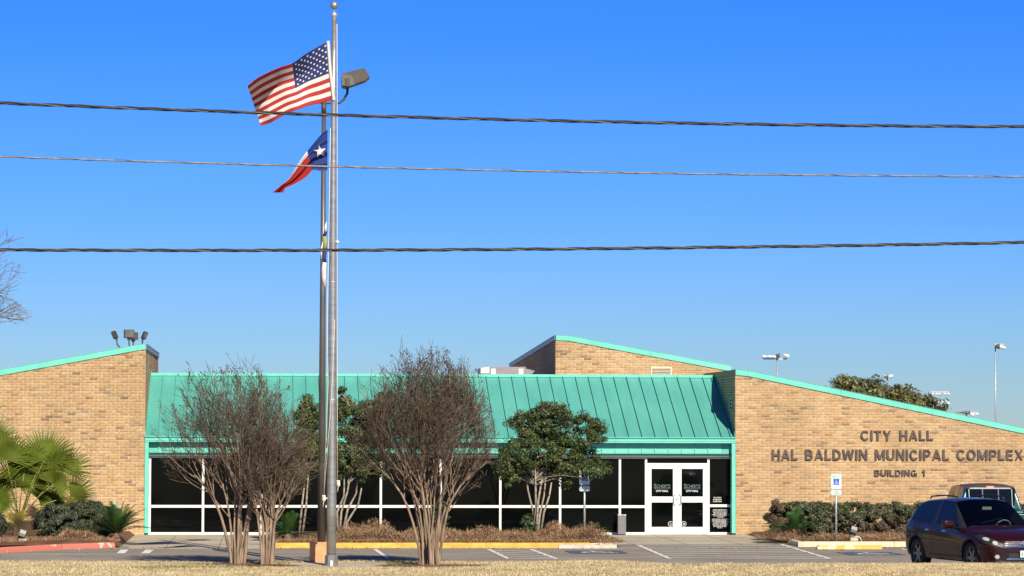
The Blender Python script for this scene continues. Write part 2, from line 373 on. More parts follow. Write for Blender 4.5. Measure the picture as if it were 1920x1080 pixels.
kerb('long yellow painted kerb in front of the middle bed', [(km.x, YKERB), (kr.x-.75, YKERB)], .16, .15, M_YEL, 3.4)
kerb('short cream tapering end of the yellow kerb beside the entrance', [(kr.x-.74, YKERB), (kr.x+.05, YKERB+.9)], .16, .13, M_CREAM, 2)
kerb('red painted kerb with chipped paint below the palm bed', [(-9.0, 83.6), (G(0, 1036).x, 84.5), (G(120, 1029).x, 87.0), (kl.x-.25, 88.4)], .16, .15, M_RED, 2.4)
kerb('cream kerb round the bed under the lettered wall', [(kr2.x+.05, 90.9), (G(1500, 1026).x, 88.9), (G(1500, 1026).x+8.5, 88.9)], .16, .15, M_CREAM, 3.0)

# soil of the beds, gently mounded
def bed(label, x0, x1, y0, y1, zt, hump=.12, seed=1, skew=0.0):
    nx, ny = 60, 18; mb = MB(); r = random.Random(seed); ph = [r.uniform(0, 6) for _ in range(6)]
    vs = []
    for j in range(ny+1):
        for i in range(nx+1):
            u, v = i/nx, j/ny; x = x0+(x1-x0)*u; y = (y0+skew*(1-u))+(y1-y0-skew*(1-u))*v
            h = zt + hump*(math.sin(math.pi*min(1, v*1.3))**.7 if v < .77 else math.sin(math.pi*min(1, .77*1.3)))*.6 + .03*math.sin(x*2.3+ph[0])*math.sin(y*1.9+ph[1])
            if i in (0, nx): h = 0.0
            elif j in (0, ny): h = zt-.03
            vs.append((x, y, h))
    fs = [(j*(nx+1)+i, j*(nx+1)+i+1, (j+1)*(nx+1)+i+1, (j+1)*(nx+1)+i) for j in range(ny) for i in range(nx)]
    mb.add(vs, fs); o = mb.build('planting_bed', M_MULCH, smooth=True); return tag(o, label, kind='structure')
XB0, XB1 = km.x+.02, kr.x-.3
bed('mulched bed in front of the glass wall', XB0, XB1, YKERB+.14, YF+.3, .13, .16, 3)
bed('mulched bed with the palm', -14, kl.x-.15, 88.5, YF-.02, .13, .1, 4, skew=-3.2)
bed('mulched bed under the lettered wall', kr2.x+.1, 30, 89.03, YF-.02, .13, .12, 5, skew=1.6)

# painted markings
def strip(mb, a, b, w):
    a = Vector((a[0], a[1], 0)); b = Vector((b[0], b[1], 0)); t = (b-a).normalized(); q = Vector((-t.y, t.x, 0))*w/2
    mb.add([(*(a-q).xy, .008), (*(b-q).xy, .008), (*(b+q).xy, .008), (*(a+q).xy, .008)], [(0, 1, 2, 3)])
def marking(fn, label=None, name='parking_marking', m=None):
    mb = MB(); fn(mb); o = mb.build(name, m or M_PAINTW); return tag(o, label, kind='structure')
marking(lambda mb: strip(mb, G(703, 1030), G(727, 1047), .11))
def hatch1(mb):
    a, b, c, d = G(916, 1030), G(953, 1048), G(995, 1030), G(1043, 1048)
    strip(mb, a, b, .12); strip(mb, c, d, .12)
    for t in (.12, .33, .54, .75, .96):
        p = a.lerp(b, t); q = c.lerp(d, min(1, t+.14)); strip(mb, (p.x, p.y), (q.x, q.y-.2), .15)
marking(hatch1)
def hatch2(mb):
    a, b, c, d = G(1196, 1022), G(1256, 1048), G(1464, 1021), G(1556, 1048)
    strip(mb, a, b, .12); strip(mb, c, d, .12)
    for k in range(7):
        t = .02+k*.155; p = a.lerp(b, t); q = c.lerp(d, min(1, t+.10)); strip(mb, (p.x, p.y), (q.x, q.y), .19)
marking(hatch2)
def leftlines(mb):
    a = G(40, 1039); b = G(410, 1044)
    xs = [(0, .10), (.16, .20), (.27, .34), (.38, .5), (.53, 1)]
    for u, v in xs: strip(mb, a.lerp(b, u), a.lerp(b, v), .07)
    strip(mb, G(234, 1031), G(226, 1038), .22); strip(mb, G(281, 1031), G(272, 1038), .22)
marking(leftlines)
marking(lambda mb: strip(mb, G(1690, 1029), G(1755, 1044), .11))
def isa(mb, M, s=1.0, mi=0):
    """the wheelchair symbol drawn in the x, z plane inside a square of side s"""
    def seg(p, q, w):
        p = Vector((p[0], 0, p[1]))*s; q = Vector((q[0], 0, q[1]))*s; t = (q-p).normalized(); n = Vector((-t.z, 0, t.x))*w*s/2
        mb.add([M @ v for v in (p-n, q-n, q+n, p+n)], [(0, 1, 2, 3)], mi)
    def arc(c, r_, a0, a1, w, n=14):
        pts = [(c[0]+r_*math.cos(R(a0+(a1-a0)*i/n)), c[1]+r_*math.sin(R(a0+(a1-a0)*i/n))) for i in range(n+1)]
        for p, q in zip(pts[:-1], pts[1:]): seg(p, q, w)
    arc((.46, .86), .03, 0, 360, .06, 10)
    seg((.46, .78), (.49, .46), .09); seg((.47, .64), (.68, .64), .06); seg((.45, .46), (.72, .46), .08)
    seg((.72, .48), (.82, .20), .08); seg((.80, .20), (.90, .24), .06)
    arc((.46, .34), .23, 110, 340, .075)
def pave_isa(px, py):
    c = G(px, py); M = Matrix.Translation((c.x-.7, c.y-1.1, 0)) @ Matrix(((1, 0, 0, 0), (0, 0, 1.7, 0), (0, 0, 0, .0)  , (0, 0, 0, 1)))
    mb = MB(); mb.add([(c.x-.72, c.y-1.15, .008), (c.x+.85, c.y-1.15, .008), (c.x+.85, c.y+.9, .008), (c.x-.72, c.y+.9, .008)], [(0, 1, 2, 3)], 0)
    T = Matrix.Translation((c.x-.72+.08, c.y-1.1, .012)) @ Matrix(((1.4, 0, 0, 0), (0, 0, 1.85, 0), (0, 0, 0, 0), (0, 0, 0, 1)))
    isa(mb, T, 1.0, 1)
    tag(mb.build('parking_symbol', [M_PAINTB, M_PAINTW]), kind='structure')
pave_isa(1112, 1035); pave_isa(1626, 1038)

# lawn with a ragged edge: a low turf sheet and dry blades on it
def lawn():
    r = random.Random(11); xs = np.arange(-30, 45, .25)
    edge = [edge_at(x) + .10*math.sin(x*1.7) + r.uniform(-.06, .06) for x in xs]
    mb = MB(); n = len(xs)
    hz = [float(lawn_z(x)) for x in xs]
    rows_ = [[(x, -20, .03) for x in xs], [(x, 50, .03) for x in xs], [(x, 63, h) for x, h in zip(xs, hz)], [(x, e-.35, h) for x, e, h in zip(xs, edge, hz)], [(x, e, h*.55) for x, e, h in zip(xs, edge, hz)], [(x, e+.12+h, -.006) for x, e, h in zip(xs, edge, hz)]]
    mb.add([p for r_ in rows_ for p in r_], [(k*n+i, k*n+i+1, (k+1)*n+i+1, (k+1)*n+i) for k in range(len(rows_)-1) for i in range(n-1)])
    tag(mb.build('lawn', M_GROUND, smooth=True), kind='structure')
lawn()
TREES = [(G(447, 1062), .75), (G(503, 1064), .6), (G(806, 1064), .95)]
PAD = G(622, 1064)
sheet('flagpole_pad', [(PAD.x-1.0, PAD.y-.55), (PAD.x+1.35, PAD.y-.55), (PAD.x+1.35, PAD.y+1.9), (PAD.x-1.0, PAD.y+1.9)], .045, M_CONC)
for t, rad in TREES:
    mb = MB(); n = 28
    rr = [rad*(1+.22*math.sin(3*k+t.x)+rnd.uniform(-.1, .1)) for k in range(n)]
    mb.add([(t.x, t.y, .085)] + [(t.x+rr[k]*1.7*math.cos(6.283*k/n), t.y+rr[k]*1.2*math.sin(6.283*k/n), .036) for k in range(n)], [(0, k+1, (k+1) % n+1) for k in range(n)])
    tag(mb.build('mulch_ring', M_MULCH, smooth=True), kind='structure')
def grass():
    g = np.random.default_rng(5); N = 300000
    x = g.uniform(-9, 22, N); e = YEDGE - 8.0*np.clip((x-8.5)/5.2, 0, 1)**1.3 + .10*np.sin(x*1.7); y = 63 + (e+.06-63)*g.random(N)**.85
    keep = y < e+.05
    for t, rad in TREES:
        d = ((x-t.x)/(rad*1.6))**2 + ((y-t.y)/(rad*1.1))**2
        keep &= (d > 1) | (g.random(N) < .10)
    keep &= ~((x > PAD.x-1.0) & (x < PAD.x+1.35) & (y > PAD.y-.55) & (y < PAD.y+1.9))
    clump = np.sin(x*1.3+np.sin(y*.9)*2)*np.sin(y*1.1+np.sin(x*.7)*1.5)
    keep &= g.random(N) < .80+.2*clump
    x, y = x[keep], y[keep]; n = len(x)
    h = g.uniform(.025, .065, n)*(1+.35*np.sin(x*.9)*np.sin(y*1.4)); a = g.uniform(0, 2*math.pi, n); w = g.uniform(.006, .013, n)
    lx, ly = g.normal(0, .035, n), g.normal(0, .035, n)
    z0 = lawn_z(x)-.008
    V = np.stack([np.stack([x-w*np.cos(a), y-w*np.sin(a), z0], 1), np.stack([x+w*np.cos(a), y+w*np.sin(a), z0], 1), np.stack([x+lx, y+ly, z0+h], 1)], 1)
    green = np.zeros(n)
    for px, py, rx, ry in ((722, 1060, 1.1, .9), (545, 1059, .7, .5), (340, 1067, 1.6, .5), (385, 1061, .8, .5), (650, 1064, .5, .4)):
        c = G(px, py); green = np.maximum(green, np.exp(-((x-c.x)/rx)**2-((y-c.y)/ry)**2))
    u = g.random(n); mi = np.where(u < .45, 0, 1); patchy = np.clip(np.sin(x*2.1+2*np.sin(y*1.3))*np.sin(y*3.1+np.sin(x*1.2)*2)-.25, 0, 1); mi = np.where(g.random(n) < patchy*.75, 3, mi); mi = np.where(g.random(n) < green*.9+.015, 2, mi)
    tag(np_mesh('grass', V, 3, [M_GRASS, M_GRASS2, M_GRASSG, M_DRYT], mi), 'short dormant straw coloured grass with green patches', 'grass', kind='stuff')
grass()

# ------------------------------------------------------------ the building
hall = empty('city_hall', (XL, YF, 0), 'single storey tan brick city hall with sloping teal metal roof and dark glass front', 'building')
hall.location = (0, 0, 0)
zy = lambda py: CAMZ + 0  # placeholder, replaced below
def Z(py, px=900, Y=None): return P(px, py, Y or YF).z
BH, BL, JT, HJ = .0862, .277, .0200, .013       # course height, brick length with joint, joint
brickmb = MB(); loose = []
def brick_wall(org, ax, nrm, length, top, z0=0.0, pick=None, start=0.0, zmin=None):
    """bricks from org along ax up to top(s); nrm points outward; brick faces stand 9 mm proud of the mortar"""
    ax = Vector(ax); nrm = Vector(nrm); org = Vector(org)
    nrow = int(8/BH)
    for k in range(nrow):
        z = z0 + k*BH + JT/2; zt = z + BH - JT
        s = (-BL/2 if k % 2 else 0.0) + start
        if zmin is not None and zt < zmin: continue
        while s < length:
            a, b = max(s+HJ/2, 0.004), min(s+BL-HJ/2, length-.004)
            s += BL
            if b-a < .03: continue
            lim = min(top(a), top(b))
            if zt > lim: continue
            mi = rnd.choices(range(len(BR)), BRICKW)[0]
            j = rnd.uniform(-.0015, .002)
            p0 = org + ax*a; p1 = org + ax*b
            if pick and (b-a) > BL-.03: loose.append((pick(p0, z), org + ax*((a+b)/2) + nrm*j + Vector((0, 0, (z+zt)/2)), mi, len(brickmb.f)))
            q = nrm*(.009+j); w = -nrm*.002
            A = [p0+w, p1+w, p1+q, p0+q]
            vs = [v+Vector((0, 0, z)) for v in A] + [v+Vector((0, 0, zt)) for v in A]
            fs = [(3, 2, 6, 7), (7, 6, 5, 4), (0, 1, 2, 3), (1, 5, 6, 2), (0, 3, 7, 4)]
            brickmb.add(vs, fs, mi)
def lin(pts):
    xs = [p[0] for p in pts]; zs = [p[1] for p in pts]
    return lambda s: float(np.interp(s, xs, zs))
# --- wings: solid mortar bodies, bricks on the faces that are seen
ZL1 = Z(651, 265); ZR1 = Z(697, 1384)
def wing(x0, x1, ytop_pts, depth, name, fall):
    """ytop_pts: (x, z) of the brick top along the front; the roof plane falls by `fall` towards the back"""
    mb = MB(); pts = [(x0, 0)] + [(x1, 0)] + [(x, z) for x, z in reversed(ytop_pts)]
    n = len(pts)
    front = [(x, YF+.009, z) for x, z in pts]; back = [(x, YF+depth, z if z == 0 else z-fall) for x, z in pts]
    mb.add(front+back, [tuple(range(n)), tuple(reversed(range(n, 2*n)))] + [(i, i+n, (i+1) % n+n, (i+1) % n) for i in range(n)])
    return mb.build(name, M_MORTAR, hall, recalc=True)
# left wing
XLW = -16.0
pl = [P(-200, 741, YF), P(0, 700, YF), P(258, 653, YF), P(271, 651, YF)]
Ltop = [(XLW, pl[0].z - (pl[1].z-pl[0].z)/(pl[1].x-pl[0].x)*(pl[0].x-XLW)), (pl[1].x, pl[1].z), (pl[2].x, pl[2].z), (XL, pl[3].z)]
wing(XLW, XL-.003, Ltop, 11.4, 'wall', .0)
lt = lin([(p[0]-XLW, p[1]) for p in Ltop])
brick_wall((XLW, YF, 0), (1, 0, 0), (0, -1, 0), XL-XLW, lambda s: lt(s)+.02)
brick_wall((XL, YF, 0), (0, 1, 0), (1, 0, 0), 11.4, lambda s: Ltop[-1][1]+.0, zmin=2.8)
# right wing
pr = [P(1379, 699, YF), P(1402, 701, YF), P(1920, 809, YF)]
XRW = 34.0
Rtop = [(XR, pr[0].z), (pr[1].x, pr[1].z), (pr[2].x, pr[2].z), (XRW, pr[2].z-(pr[2].x-pr[1].x and (pr[1].z-pr[2].z)/(pr[2].x-pr[1].x))*(XRW-pr[2].x))]
Rtop[-1] = (XRW, max(1.9, Rtop[-1][1]))
wing(XR+.003, XRW, Rtop, 12, 'wall', .0)
rt = lin([(p[0]-XR, p[1]) for p in Rtop])
ref = P(1500, 880, YF)
brick_wall((XR, YF, 0), (1, 0, 0), (0, -1, 0), XRW-XR, lambda s: rt(s)+.02, pick=lambda p, z: ((p.x-ref.x)/2.4)**2+((z-ref.z)/1.5)**2)
brick_wall((XR, YF+12, 0), (0, -1, 0), (-1, 0, 0), 12, lambda s: Rtop[0][1], zmin=2.4)
# centre block
YC = 106.0
c0 = P(1042, 634, YC); c1 = P(1378, 697, YC); XC0 = c0.x; XC1 = XR+.9
cs = (c0.z-c1.z)/(c1.x-c0.x)
Ctop = [(XC0, c0.z), (XC0+.45, c0.z-.02), (XC1, c0.z-.02-cs*(XC1-XC0-.45))]
DC = 20.0; zback = P(947, 686, YC+DC).z
mb = MB()
f_ = [(XC0+.003, YC+.009, 0), (XC1, YC+.009, 0), (XC1, YC+.009, Ctop[2][1]), (XC0+.003, YC+.009, Ctop[0][1])]
b_ = [(XC0+.003, YC+DC, 0), (XC1, YC+DC, 0), (XC1, YC+DC, Ctop[2][1]-(c0.z-zback)), (XC0+.003, YC+DC, zback)]
mb.add(f_+b_, [(0, 1, 2, 3), (7, 6, 5, 4), (3, 2, 6, 7), (0, 3, 7, 4), (1, 5, 6, 2)])
mb.build('wall', M_MORTAR, hall, recalc=True)
ct = lin([(p[0]-XC0, p[1]) for p in Ctop])
brick_wall((XC0, YC, 0), (1, 0, 0), (0, -1, 0), XC1-XC0, lambda s: ct(s)+.02, zmin=4.9)
brick_wall((XC0, YC+DC, 0), (0, -1, 0), (-1, 0, 0), DC, lambda s: zback+(c0.z-zback)*s/DC, zmin=4.4)
# pick the 300 bricks of the lettered wall that show best and lift them out of the joined mass
loose.sort(key=lambda t: t[0]); chosen = loose[:300]
kill = set()
for _, pos, mi, fi in chosen:
    for q in range(5): kill.add(fi+q)
hb = (BH-JT)/2; lb = (BL-HJ)/2
bmesh_by = {}
for mi in range(len(BR)):
    m_ = MB().box(-lb, lb, -.009, .002, -hb, hb); bmesh_by[mi] = m_.mesh('brick', BR[mi])
for _, pos, mi, fi in chosen:
    o = link('brick', bmesh_by[mi], hall); o.location = pos
brickmb.f = [f for i, f in enumerate(brickmb.f) if i not in kill]; brickmb.m = [m for i, m in enumerate(brickmb.m) if i not in kill]
tag(brickmb.build('brickwork', BR, hall), kind='stuff')

# copings: teal on the front edges, dark along the receding ones
def coping(pts, m, w=.10, h=.19, proud=.04, name='coping', seg=3.05):
    for (a, b) in zip(pts[:-1], pts[1:]):
        a, b = Vector(a), Vector(b); L_ = (b-a).length; n = max(1, round(L_/seg)); t = (b-a)/L_
        horiz = Vector((t.x, t.y, 0)).normalized(); nrm = Vector((horiz.y, -horiz.x, 0))
        for i in range(n):
            p0 = a+t*(L_*i/n+.002); p1 = a+t*(L_*(i+1)/n-.002)
            mb = MB(); prof = [(proud, -.02), (proud+.012, -h*.25), (proud, h-.10), (proud+.015, h-.07), (-w, h-.07), (-w, -.02)]
            prof = [(proud, 0), (proud, h*.93), (proud+.012, h*.95), (proud+.012, h), (-w, h), (-w, 0)]
            k = len(prof)
            mb.add([p0+nrm*o+Vector((0, 0, z)) for o, z in prof]+[p1+nrm*o+Vector((0, 0, z)) for o, z in prof],
                   [tuple(range(k)), tuple(reversed(range(k, 2*k)))]+[(j, j+k, (j+1) % k+k, (j+1) % k) for j in range(k)])
            mb.build(name, m, hall, recalc=True)
dz = Vector((0, 0, -.07))
coping([Vector((x, YF, z))+dz for x, z in Ltop], M_TEALTRIM, w=.3)
coping([Vector((x, YF, z))+dz for x, z in Rtop], M_TEALTRIM, w=.3)
coping([Vector((x, YC, z))+dz for x, z in Ctop], M_TEALTRIM, w=.3)
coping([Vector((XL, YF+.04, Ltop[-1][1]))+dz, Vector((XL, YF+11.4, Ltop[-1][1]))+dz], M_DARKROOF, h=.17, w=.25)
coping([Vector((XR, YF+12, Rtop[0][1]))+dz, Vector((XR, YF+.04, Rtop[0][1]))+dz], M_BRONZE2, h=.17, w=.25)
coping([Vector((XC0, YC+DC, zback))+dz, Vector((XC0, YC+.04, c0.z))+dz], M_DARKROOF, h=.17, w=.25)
# --- teal roof between the wings
ZE, ZRG = Z(820, 900), P(1200, 707, YF+4.6).z
YE, YRG = YF+.02, YF+4.55
NP = 44; PW = (XR-XL)/NP
sl_ang = math.atan2(ZRG-ZE, YRG-YE); SLEN = math.hypot(ZRG-ZE, YRG-YE)
pm = MB(); pm.box(.003, PW-.003, 0, SLEN, -.03, 0); pm.box(PW*.33, PW*.33+.012, .02, SLEN-.05, 0, .002); panel_me = pm.mesh('roof_panel', M_TEALROOF)
sm_ = MB(); sm_.box(-.011, .011, .01, SLEN-.06, -.001, .052); sm_.box(-.017, .017, .01, SLEN-.06, .052, .058); seam_me = sm_.mesh('roof_seam', M_TEALROOF)
for i in range(NP):
    o = link('roof_panel', panel_me, hall); o.location = (XL+i*PW, YE, ZE+rnd.uniform(-.001, .001)); o.rotation_euler = (sl_ang, 0, 0)
    if i:
        o = link('roof_seam', seam_me, hall); o.location = (XL+i*PW, YE, ZE); o.rotation_euler = (sl_ang, 0, 0)
o = link('roof_seam', seam_me, hall); o.location = (XR-.14, YE, ZE); o.rotation_euler = (sl_ang, 0, 0)
MB().box(XL+.004, XR-.004, YRG-.09, YRG+.09, ZRG-.02, ZRG+.075).build('ridge_cap', M_TEALTRIM, hall)
MB().box(XL+.004, XR-.004, YRG+.10, YC-.02, ZRG-.35, ZRG-.12).build('flat_roof', M_HVAC, hall)
# under-roof body so that nothing is hollow
mb = MB(); mb.prism([(YE+.3, ZE-.10), (YRG, ZRG-.10), (YC, ZRG-.4), (YC, 0), (YF+1.2, 0), (YF+1.2, 2.4)], XL+.02, XR-.02, M=Matrix(((0, 1, 0, 0), (1, 0, 0, 0), (0, 0, 1, 0), (0, 0, 0, 1))))
mb.build('roof_deck', M_DARK, hall, recalc=True)
# flashing where roof meets the wings
for xx, sgn in ((XL+.012, 1), (XR-.012, -1)):
    fl = MB()
    a = Vector((xx, YE, ZE)); b = Vector((xx, YRG, ZRG))
    fl.add([a+Vector((-sgn*.004, 0, 0)), b+Vector((-sgn*.004, 0, 0)), b+Vector((0, 0, .16)), a+Vector((0, 0, .16)), a+Vector((sgn*.012, 0, 0)), b+Vector((sgn*.012, 0, 0)), b+Vector((sgn*.012, 0, .16)), a+Vector((sgn*.012, 0, .16))],
           [(0, 1, 2, 3), (7, 6, 5, 4), (3, 2, 6, 7), (0, 4, 5, 1), (0, 3, 7, 4), (1, 5, 6, 2)])
    fl.build('flashing', M_TEAL, hall)
# eave: drip edge, gutter band, soffit
ZB0, ZB1 = Z(830), Z(821)
eave = MB().box(XL+.003, XR-.003, YF-.05, YF+.10, ZB0, ZB1).build('eave_board', M_TEALTRIM, hall, bevel=.006)
MB().box(XL+.003, XR-.003, YF-.09, YF+.05, ZB1+.003, ZB1+.035).build('drip_edge', M_TEAL, hall)
MB().box(XL+.003, XR-.003, YF-.06, YF-.052, ZB0+.05, ZB0+.062).build('drip_edge', M_TEAL, hall)
MB().box(XL+.003, XR-.003, YF+.103, YF+.5, ZB0+.01, ZB0+.03).build('soffit', M_DARK, hall)
ZF1, ZF0 = Z(827), Z(850)
MB().box(XL+.1, XR-.1, YF+.22, YF+.26, ZF0-.09, ZF1+.06).build('fascia', M_TEAL, hall)
fpm = MB().box(.004, PW-.004, -.012, 0, ZF0, ZF1).mesh('fascia_panel', M_TEALTRIM)
fbm = MB().box(-.012, .012, -.045, -.011, ZF0, ZF1).mesh('fascia_batten', M_TEAL)
for i in range(NP):
    if i in (0, NP-1): continue
    o = link('fascia_panel', fpm, hall); o.location = (XL+i*PW, YF+.22, 0)
    o = link('fascia_batten', fbm, hall); o.location = (XL+i*PW, YF+.22, 0)
MB().box(XL+.11, XR-.11, YF+.19, YF+.40, ZF0-.055, ZF0-.002).build('soffit', M_BPLAST, hall)
# corner posts
for x0 in (XL+.004, XR-.124):
    MB().box(x0, x0+.12, YF-.035, YF+.30, .06, ZB0-.003).build('corner_post', M_TEALTRIM, hall, bevel=.006)
    MB().box(x0+.02, x0+.10, YF-.01, YF+.28, 0, .058).build('post_base', M_BPLAST, hall)
# --- glass wall
YG = YF+.42
def X(px): return P(px, 900, YG).x
ZT, ZS, ZM0, ZM1 = Z(856, Y=YG), .075, Z(952, 600, YG), Z(947, 600, YG)
FW = .075
def bar(x0, x1, z0, z1, name='mullion', y0=None, y1=None, par=None):
    return MB().box(x0, x1, y0 or YG-.05, y1 or YG+.06, z0, z1).build(name, M_WHITE, par or hall, bevel=.005)
cols = [281, 381, 491, 602, 714, 826, 938, 1050, 1162, 1211]
xs = [X(c) for c in cols]
for i, x in enumerate(xs): bar(x-FW/2, x+FW/2, .0, ZT, 'mullion')
for a, b in zip(xs[:-1], xs[1:]):
    bar(a+FW/2, b-FW/2, ZT-.06, ZT, 'window_head', YG-.047); bar(a+FW/2, b-FW/2, .0, ZS, 'window_sill', YG-.047); bar(a+FW/2, b-FW/2, ZM0, ZM1, 'transom', YG-.047)
    for z0, z1 in ((ZS, ZM0), (ZM1, ZT-.06)):
        o = MB().box(a+FW/2, b-FW/2, YG, YG+.012, z0, z1).build('window_pane', M_GLASS, hall)
xd0, xd1, xe = X(1211), X(1328), X(1371)
bar(xd1-FW/2, xd1+FW/2, 0, ZT); bar(xe-.02, xe+.03, 0, ZT)
bar(xd1+FW/2, xe-.02, ZT-.06, ZT, 'window_head', YG-.047); bar(xd1+FW/2, xe-.02, 0, ZS, 'window_sill', YG-.047); bar(xd1+FW/2, xe-.02, ZM0+.03, ZM1+.03, 'transom', YG-.047)
MB().box(xd1+FW/2, xe-.02, YG, YG+.012, ZS, ZM0+.03).build('window_pane', M_GLASS, hall)
MB().box(xd1+FW/2, xe-.02, YG, YG+.012, ZM1+.03, ZT-.06).build('window_pane', M_GLASS, hall)
MB().box(xe+.031, XR-.02, YG-.01, YG+.05, 0, ZT+.2).build('jamb', M_DARK, hall)
MB().box(XL+.02, xs[0]-FW/2-.001, YG-.01, YG+.05, 0, ZT+.2).build('jamb', M_DARK, hall)
MB().box(XL+.1, XR-.1, YG-.02, YG+.05, ZT+.001, ZT+.3).build('window_header', M_BPLAST, hall)
ZDH0, ZDH1 = Z(873.5, 1270, YG), Z(868.5, 1270, YG)
bar(xd0+FW/2, xd1-FW/2, ZDH0, ZDH1, 'door_head', YG-.047); bar(xd0+FW/2, xd1-FW/2, ZT-.04, ZT, 'door_head', YG-.047)
MB().box(xd0+FW/2, xd1-FW/2, YG, YG+.012, ZDH1, ZT-.04).build('window_pane', M_GLASS, hall)
xm = (xd0+xd1)/2; a0, a1 = xd0+FW/2+.005, xd1-FW/2-.005
for (x0, x1, s) in ((a0, xm-.004, 1), (xm+.004, a1, -1)):
    y0, y1 = YG-.04, YG+.005; st = .135; zt = ZDH0-.006
    zm1, zm0 = Z(931, 1270, YG), Z(942, 1270, YG); zb = Z(988, 1270, YG); zu = Z(879, 1270, YG)
    dm = MB(); dm.box(x0, x0+st, y0, y1, .012, zt); dm.box(x1-st, x1, y0, y1, .012, zt)
    for q0, q1 in ((.012, zb), (zm0, zm1), (zu, zt)): dm.box(x0+st, x1-st, y0+.001, y1-.001, q0, q1)
    d = dm.build('door', M_WHITE, hall); d['label'] = 'white framed glass door with dark panes, ' + ('left of the pair' if s > 0 else 'right of the pair')
    MB().box(x0+st, x1-st, YG-.018, YG-.006, zm1, zu).build('door_pane', M_GLASS, d)
    MB().box(x0+st, x1-st, YG-.018, YG-.006, zb, zm0).build('door_pane', M_GLASS, d)
    xh = x1-.085 if s > 0 else x0+.085
    zc = (zm0+zm1)/2
    MB().tube([(xh+.03*s, y0+.002, zc+.16), (xh, y0-.05, zc+.16), (xh-.035*s, y0-.06, zc+.13), (xh-.035*s, y0-.06, zc-.13), (xh, y0-.05, zc-.16), (xh+.03*s, y0+.002, zc-.16)], .012, 8).build('door_handle', M_GALV, d, smooth=True)
    if s > 0: MB().lathe([(0, 0), (.018, 0), (.018, .01), (0, .012)], 12, M=Matrix.Translation((x1-.03, y0-.001, zc)) @ Matrix.Rotation(R(90), 4, 'X')).build('lock', M_BPLAST, d)
    cxx = (x0+x1)/2; zz = Z(915, 1270, YG)
    text_obj('door_lettering', 'S', cxx-.27, YG-.019, zz-.01, .085, .145, .002, M_ETCH, d, .01)
    text_obj('door_lettering', 'CHERTZ', cxx-.175, YG-.019, zz, .445, .11, .002, M_ETCH, d, .01)
    MB().box(cxx-.26, cxx+.27, YG-.021, YG-.019, zz-.03, zz-.02).build('door_lettering', M_ETCH, d)
    text_obj('door_lettering', 'CITY HALL', cxx-.20, YG-.019, zz-.125, .40, .062, .002, M_PRINT, d, .02)
    ic = x1-st-.075 if s > 0 else x0+st+.075; zi = zb+.10
    im = MB()
    for k in range(20):
        w0, w1 = 2*math.pi*k/20, 2*math.pi*(k+1)/20
        im.add([(ic+rr*math.cos(w), YG-.0195, zi+rr*math.sin(w)) for rr, w in ((.07, w0), (.07, w1), (.083, w1), (.083, w0))], [(0, 1, 2, 3)])
    if s > 0: isa(im, Matrix.Translation((ic-.055, YG-.0195, zi-.055)), .11)
    else:
        im.box(ic-.045, ic+.045, YG-.021, YG-.0195, zi-.008, zi+.008, M=Matrix.Translation((ic, 0, zi)) @ Matrix.Rotation(R(45), 4, 'Y') @ Matrix.Translation((-ic, 0, -zi)))
        im.box(ic-.03, ic-.01, YG-.021, YG-.0195, zi-.03, zi+.03); im.box(ic-.01, ic+.03, YG-.021, YG-.0195, zi+.0, zi+.03)
    im.build('door_sticker', M_PRINT, d)
MB().box(xd0, xd1, YG-.12, YG-.05, .003, .02).build('threshold', M_GALV, hall)
# small white printed notices in the side pane: rows of words too small to read
def notice(xc, ztop, rows, wid, rh, seed, name='window_notice'):
    r = random.Random(seed); mb = MB()
    for k in range(rows):
        w = wid*r.uniform(.78, 1.0)
        if rows > 6 and k in (rows//2-1, rows-1): w = wid*.35
        x = xc-w/2; z = ztop-k*rh
        if rows > 6 and k >= rows//2: z -= rh*.6
        while x < xc+w/2-.02:
            q = r.uniform(.02, .07); q = min(q, xc+w/2-x)
            y_ = YG-.002; t = x
            while t < x+q:
                mb.box(t, t+.009, y_-.001, y_, z-rh*.62*r.uniform(.8, 1), z); t += .0125
            mb.box(x, x+q, y_-.001, y_, z-rh*.36, z-rh*.24)
            x += q+.018
    mb.build(name, M_PRINT, hall)
xq = (xd1+xe)/2+.02
notice(xq-.10, Z(932, 1340, YG), 3, .30, .062, 3); notice(xq+.0, Z(955, 1340, YG), 15, .56, .040, 4)
# vents
def vent(x0, x1, z0, z1, y, n, m=M_TAN):
    t = .035; mb = MB()
    mb.box(x0, x1, y-.03, y, z1-t, z1); mb.box(x0, x1, y-.03, y, z0, z0+t); mb.box(x0, x0+t, y-.03, y, z0+t, z1-t); mb.box(x1-t, x1, y-.03, y, z0+t, z1-t)
    v = mb.build('wall_vent', m, hall)
    MB().box(x0+t, x1-t, y-.004, y-.001, z0+t, z1-t).build('vent_recess', M_DARK, v)
    h = (z1-z0-2*t)/n
    lm = MB()
    sl_ = MB().box(x0+t, x1-t, -.012, .012, -.003, .003).mesh('louvre', m)
    for i in range(n):
        o = link('louvre', sl_, v); o.location = (0, y-.016, z0+t+h*(i+.5)); o.rotation_euler = (R(35), 0, 0); o.scale = (1, 1, 3)
va, vb = P(1220, 706, YC), P(1259, 688, YC)
vent(va.x, vb.x, va.z, vb.z, YC-.012, 5)
# small vent in the side of the right wing
vm = MB(); zv = Z(757, 1370, YF+1); vm.box(XR-.03, XR-.012, YF+.55, YF+1.15, zv-.22, zv+.2); v = vm.build('wall_vent', M_GALV, hall)
for k in range(3): MB().box(XR-.034, XR-.0305, YF+.65, YF+1.05, zv-.17+k*.12, zv-.10+k*.12).build('vent_recess', M_DARK, v)
